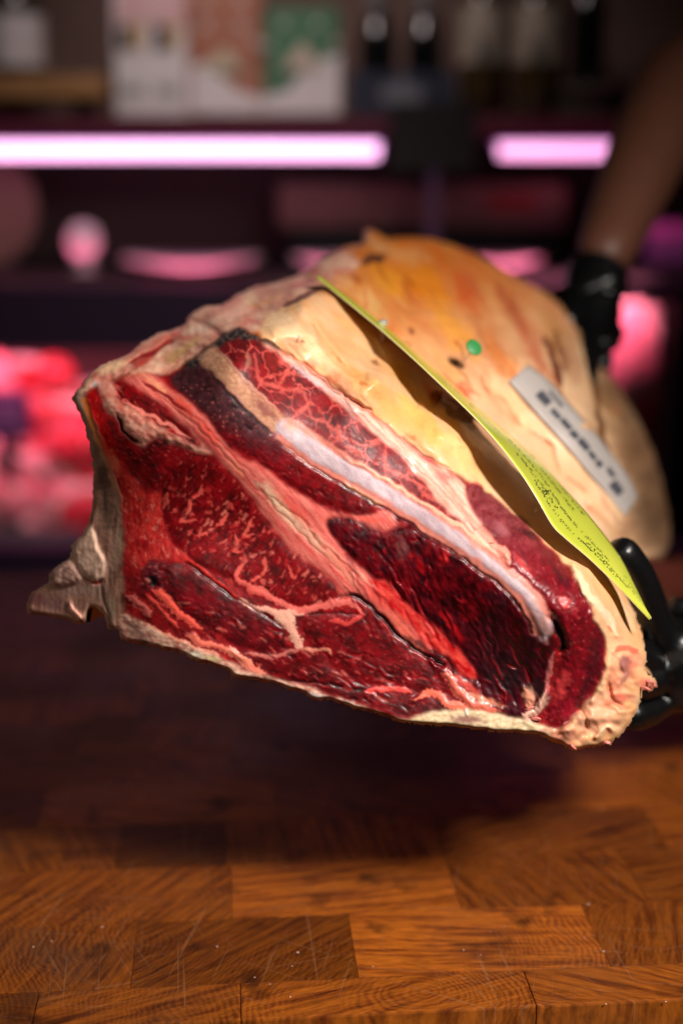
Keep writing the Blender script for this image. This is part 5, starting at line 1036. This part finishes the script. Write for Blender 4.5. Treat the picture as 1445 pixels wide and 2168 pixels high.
g = good('round_board', 0, 578, YB + .2, 'round tan board leaning at the far left of the middle shelf', 'board'); bm = bmesh.new(); c = at(-50, 440, YB + .25); r_ = bmesh.ops.create_cone(bm, segments=48, radius1=.125, radius2=.125, depth=.015, cap_ends=True); bmesh.ops.rotate(bm, cent=(0, 0, 0), matrix=Matrix.Rotation(math.radians(84), 3, 'X'), verts=r_['verts']); bmesh.ops.translate(bm, vec=c, verts=r_['verts']); bm_obj('disc', bm, (simple('tan_board', S(160, 120, 100), .6),), g, False)

# meat cuts in the case
cutm = []
for nm, cA, cB in (('case_beef', S(168, 20, 36), S(226, 70, 84)), ('case_pork', S(226, 110, 126), S(250, 190, 196))):
    q = NT(nm); tc = q.n('ShaderNodeTexCoord'); nz = q.n('ShaderNodeTexNoise'); nz.inputs['Scale'].default_value = 9; nz.inputs['Detail'].default_value = 3; q.l(tc.outputs['Object'], nz.inputs['Vector'])
    r = q.n('ShaderNodeValToRGB'); r.color_ramp.elements[0].color = (*cA, 1); r.color_ramp.elements[1].color = (*cB, 1); r.color_ramp.elements[0].position = .35; r.color_ramp.elements[1].position = .65; q.l(nz.outputs['Fac'], r.inputs['Fac']); q.l(r.outputs['Color'], q.b.inputs['Base Color']); q.b.inputs['Roughness'].default_value = .3; cutm.append(q.m)
fatm = simple('case_fat', S(250, 206, 200), .4)
def cut(px, py, rx, rz, ry, mi, label, Yc, fat_rim=True):
    c = at(px, py, Yc); g = thing('meat_cut', tuple(c), label, 'meat', 'cuts of meat in the lit case'); rr_ = random.Random(int(px * 7 + py))
    bm = bmesh.new(); r_ = bmesh.ops.create_icosphere(bm, subdivisions=3, radius=1)
    ph = [rr_.uniform(0, 6) for _ in range(6)]
    for v in r_['verts']:
        d = v.co.copy(); k = 1 + .10 * math.sin(3 * d.x + ph[0]) + .09 * math.sin(4 * d.z + ph[1]) + .07 * math.sin(7 * d.x + 5 * d.z + ph[2])
        v.co = Vector((d.x * rx * k, d.y * ry * k, d.z * rz * k)) + c
    bm_obj('lean', bm, (cutm[mi],), g)
    if fat_rim:
        bm = bmesh.new(); tube(bm, [c + Vector((rx * 1.0 * math.cos(a), -ry * .35, rz * 1.0 * math.sin(a))) for a in [math.radians(x) for x in range(20, 200, 15)]], .010, 8); bm_obj('fat_edge', bm, (fatm,), g)
for a in [(60, 850, .11, .085, .07, 0, 'red round of beef at the upper left of the case', YB + .14), (150, 930, .09, .08, .07, 0, 'red cut just left of the joint in the case', YB + .12), (20, 1040, .09, .08, .06, 1, 'pale pink cut low at the far left of the case', YB + .08), (110, 1070, .10, .075, .06, 1, 'pink cut low beside the table edge in the case', YB + .10), (200, 1090, .08, .06, .06, 0, 'red cut half hidden by the sawn backbone', YB + .07), (240, 900, .10, .09, .07, 0, 'red cut behind the upper left of the joint', YB + .16),
          (1330, 690, .055, .055, .05, 0, 'coral red cut at the upper right of the case', YB + .12), (1328, 765, .056, .115, .05, 1, 'tall pink cut standing at the right of the case', YB + .06), (1350, 870, .045, .06, .05, 0, 'deep red cut at the lower right of the case', YB + .10), (1140, 625, .04, .035, .04, 0, 'small red cut behind the black glove', YB + .1), (500, 1000, .12, .1, .07, 0, 'cut hidden behind the joint, left', YB + .12), (-160, 980, .12, .14, .07, 0, 'cut left of the frame', YB + .12)]:
    if a[0] in (500, -160): continue
    cut(*a)
for x_, y_, s_, mi, dy, lb_ in [(-20, 800, .045, 1, .09, 'pink lump above the small purple card in the case'), (110, 790, .035, 0, .10, 'round red lump at the top of the heap, clear of the joint'), (95, 880, .036, 0, .09, 'red lump right of the small purple card'), (-10, 985, .045, 1, .07, 'pale pink lump just under the small purple card'), (85, 985, .038, 1, .08, 'pale pink lump in the middle of the heap'), (175, 1000, .034, 0, .09, 'red lump touching the outline of the sawn backbone'),
      (40, 1100, .036, 1, .06, 'pale pink lump on the tray at the lower left'), (130, 1115, .03, 0, .06, 'dark red lump on the tray above the far table edge'), (1310, 850, .034, 0, .08, 'deep red lump at the foot of the tall pink cut')]:
    cut(x_, y_, s_ * 1.2, s_, s_ * .7, mi, lb_, YB + dy, False)
g = good('price_card', 25, 930, YB + .0, 'small purple card with pale writing in front of the case meat', 'card'); bx('card', -20, 62, 826, 926, YB + .0, .003, simple('violet_card', S(96, 56, 120), .5), g)
for yy in (850, 870, 892): bx('print_line', -10, 48, yy, yy + 8, YB - .002, .001, simple('violet_print', S(170, 130, 180), .5), g)
bx('stand', 10, 30, 927, 1118, YB + .03, .01, dark, g)

# ------------------------------------------------------------------ the butcher: body with two arms, black shirt and black gloves
def skin_mesh(name, nodes, edges, mat, parent=None, sub=2, root=0):
    """one continuous surface grown over connected joints; nodes: (point, radius)"""
    me = bpy.data.meshes.new(name); me.from_pydata([tuple(p) for p, r in nodes], edges, []); o = link(name, me, None, ())
    sk = o.modifiers.new('skin', 'SKIN'); sk.use_smooth_shade = True
    ssf = o.modifiers.new('sub', 'SUBSURF'); ssf.levels = sub; ssf.render_levels = sub
    for i, (p, r) in enumerate(nodes):
        v = me.skin_vertices[0].data[i]; v.radius = (r, r) if not isinstance(r, tuple) else r; v.use_root = (i == root)
    dg = bpy.context.evaluated_depsgraph_get(); ev = bpy.data.meshes.new_from_object(o.evaluated_get(dg)); bpy.data.objects.remove(o)
    ev.name = name; ev.materials.clear(); o = link(name, ev, None, (mat,)); ev.polygons.foreach_set('use_smooth', [True] * len(ev.polygons))
    if parent: adopt(o, parent)
    return o
skinm_q = NT('skin'); skinm = simple('skin', S(100, 60, 44), 0.5, noise=.08, scale=40); cloth = simple('black_cloth', S(14, 13, 15), 0.9, noise=.2); nit = simple('black_nitrile', S(9, 9, 10), 0.34, noise=.15, scale=42, bump=.0035)
person = thing('person', (0.70, 1.95, -0.9), 'butcher in black with two black gloves, reaching in from the right to hold the joint', 'person')
WL = P(1262, 575, 1.36); WR = P(1462, 1300, 1.02)
nodes = [(Vector((.72, 1.95, -.10)), .15), (Vector((.70, 1.90, .15)), .15), (Vector((.66, 1.84, .42)), .16), (Vector((.66, 1.83, .60)), .07), (Vector((.64, 1.80, .70)), .06),
         (Vector((.50, 1.78, .56)), .065), (P(1440, 150, 1.60), .052), (P(1355, 360, 1.47), .044), (WL, .027),
         (Vector((.84, 1.80, .54)), .065), (Vector((.80, 1.55, .26)), .048), (P(1900, 1420, 1.22), .042), (WR, .028)]
skin_mesh('body', nodes, [(0, 1), (1, 2), (2, 3), (3, 4), (2, 5), (5, 6), (6, 7), (7, 8), (2, 9), (9, 10), (10, 11), (11, 12)], skinm, person)
skin_mesh('shirt', [(Vector((.73, 1.97, -.30)), (.20, .15)), (Vector((.71, 1.93, .0)), (.20, .15)), (Vector((.67, 1.87, .30)), (.21, .16)), (Vector((.66, 1.84, .50)), (.19, .13)), (Vector((.66, 1.83, .60)), .085), (Vector((.51, 1.79, .56)), .085), (Vector((.50, 1.72, .52)), .072), (Vector((.84, 1.80, .54)), .085), (Vector((.83, 1.70, .44)), .075)], [(0, 1), (1, 2), (2, 3), (3, 4), (3, 5), (5, 6), (3, 7), (7, 8)], cloth, person)
# upper glove: wrist cuff, palm, four fingers lying down the far fat, thumb
def fing(base, pts, r0, r1):
    n = len(pts); return [(p, 1.4 * (r0 + (r1 - r0) * (i + 1) / n)) for i, p in enumerate(pts)]
def hand(name, parent, wrist, cuff, palm, fingers, mat, label):
    nodes = [(cuff, .036), (wrist, .032)] + palm; edges = [(0, 1)] + [(1 + i, 2 + i) for i in range(len(palm))]
    last = 1 + len(palm)
    for root, pts, r0, r1 in fingers:
        st = len(nodes); nodes += fing(None, pts, r0, r1); edges.append((root if root >= 0 else last, st)); edges += [(st + i, st + i + 1) for i in range(len(pts) - 1)]
    o = skin_mesh(name, nodes, edges, mat, parent, 2, 2); o['label'] = label; return o
hand('glove', person, P(1262, 590, 1.355), P(1275, 560, 1.36), [(P(1248, 625, 1.34), (.030, .022)), (P(1240, 665, 1.325), (.032, .020))],
     [(-1, [P(1248, 705, 1.30), P(1243, 755, 1.26), P(1238, 800, 1.22), P(1236, 822, 1.19)], .0095, .0078),
      (-1, [P(1262, 700, 1.33), P(1272, 735, 1.33), P(1274, 765, 1.32), P(1270, 785, 1.31)], .0092, .0078),
      (-1, [P(1276, 690, 1.345), P(1292, 720, 1.36), P(1298, 745, 1.36)], .0088, .0075),
      (-1, [P(1284, 676, 1.36), P(1302, 700, 1.375), P(1308, 718, 1.38)], .0080, .0068),
      (2, [P(1220, 640, 1.33), P(1204, 668, 1.30), P(1196, 690, 1.27)], .0105, .0085)], nit, 'black glove of the raised hand resting on the far end')
hand('glove', person, P(1436, 1362, 1.01), P(1450, 1336, 1.02), [(P(1416, 1392, .985), (.042, .034)), (P(1396, 1425, .968), (.050, .034))],
     [(-1, [P(1392, 1345, .955), P(1372, 1285, .945), P(1352, 1225, .935), P(1322, 1180, .925), P(1300, 1152, .918)], .0110, .0085),
      (-1, [P(1375, 1400, .955), P(1350, 1385, .945), P(1320, 1378, .935), P(1290, 1380, .925)], .0105, .0085),
      (-1, [P(1385, 1440, .955), P(1362, 1450, .945), P(1330, 1450, .935), P(1300, 1445, .925)], .0102, .0082),
      (-1, [P(1395, 1480, .965), P(1375, 1505, .955), P(1345, 1515, .945), P(1315, 1510, .935)], .0095, .0078),
      (2, [P(1436, 1320, .995), P(1446, 1290, 1.0), P(1452, 1265, 1.0)], .0115, .0090)], nit, 'wrinkled black glove gripping the right end of the joint')
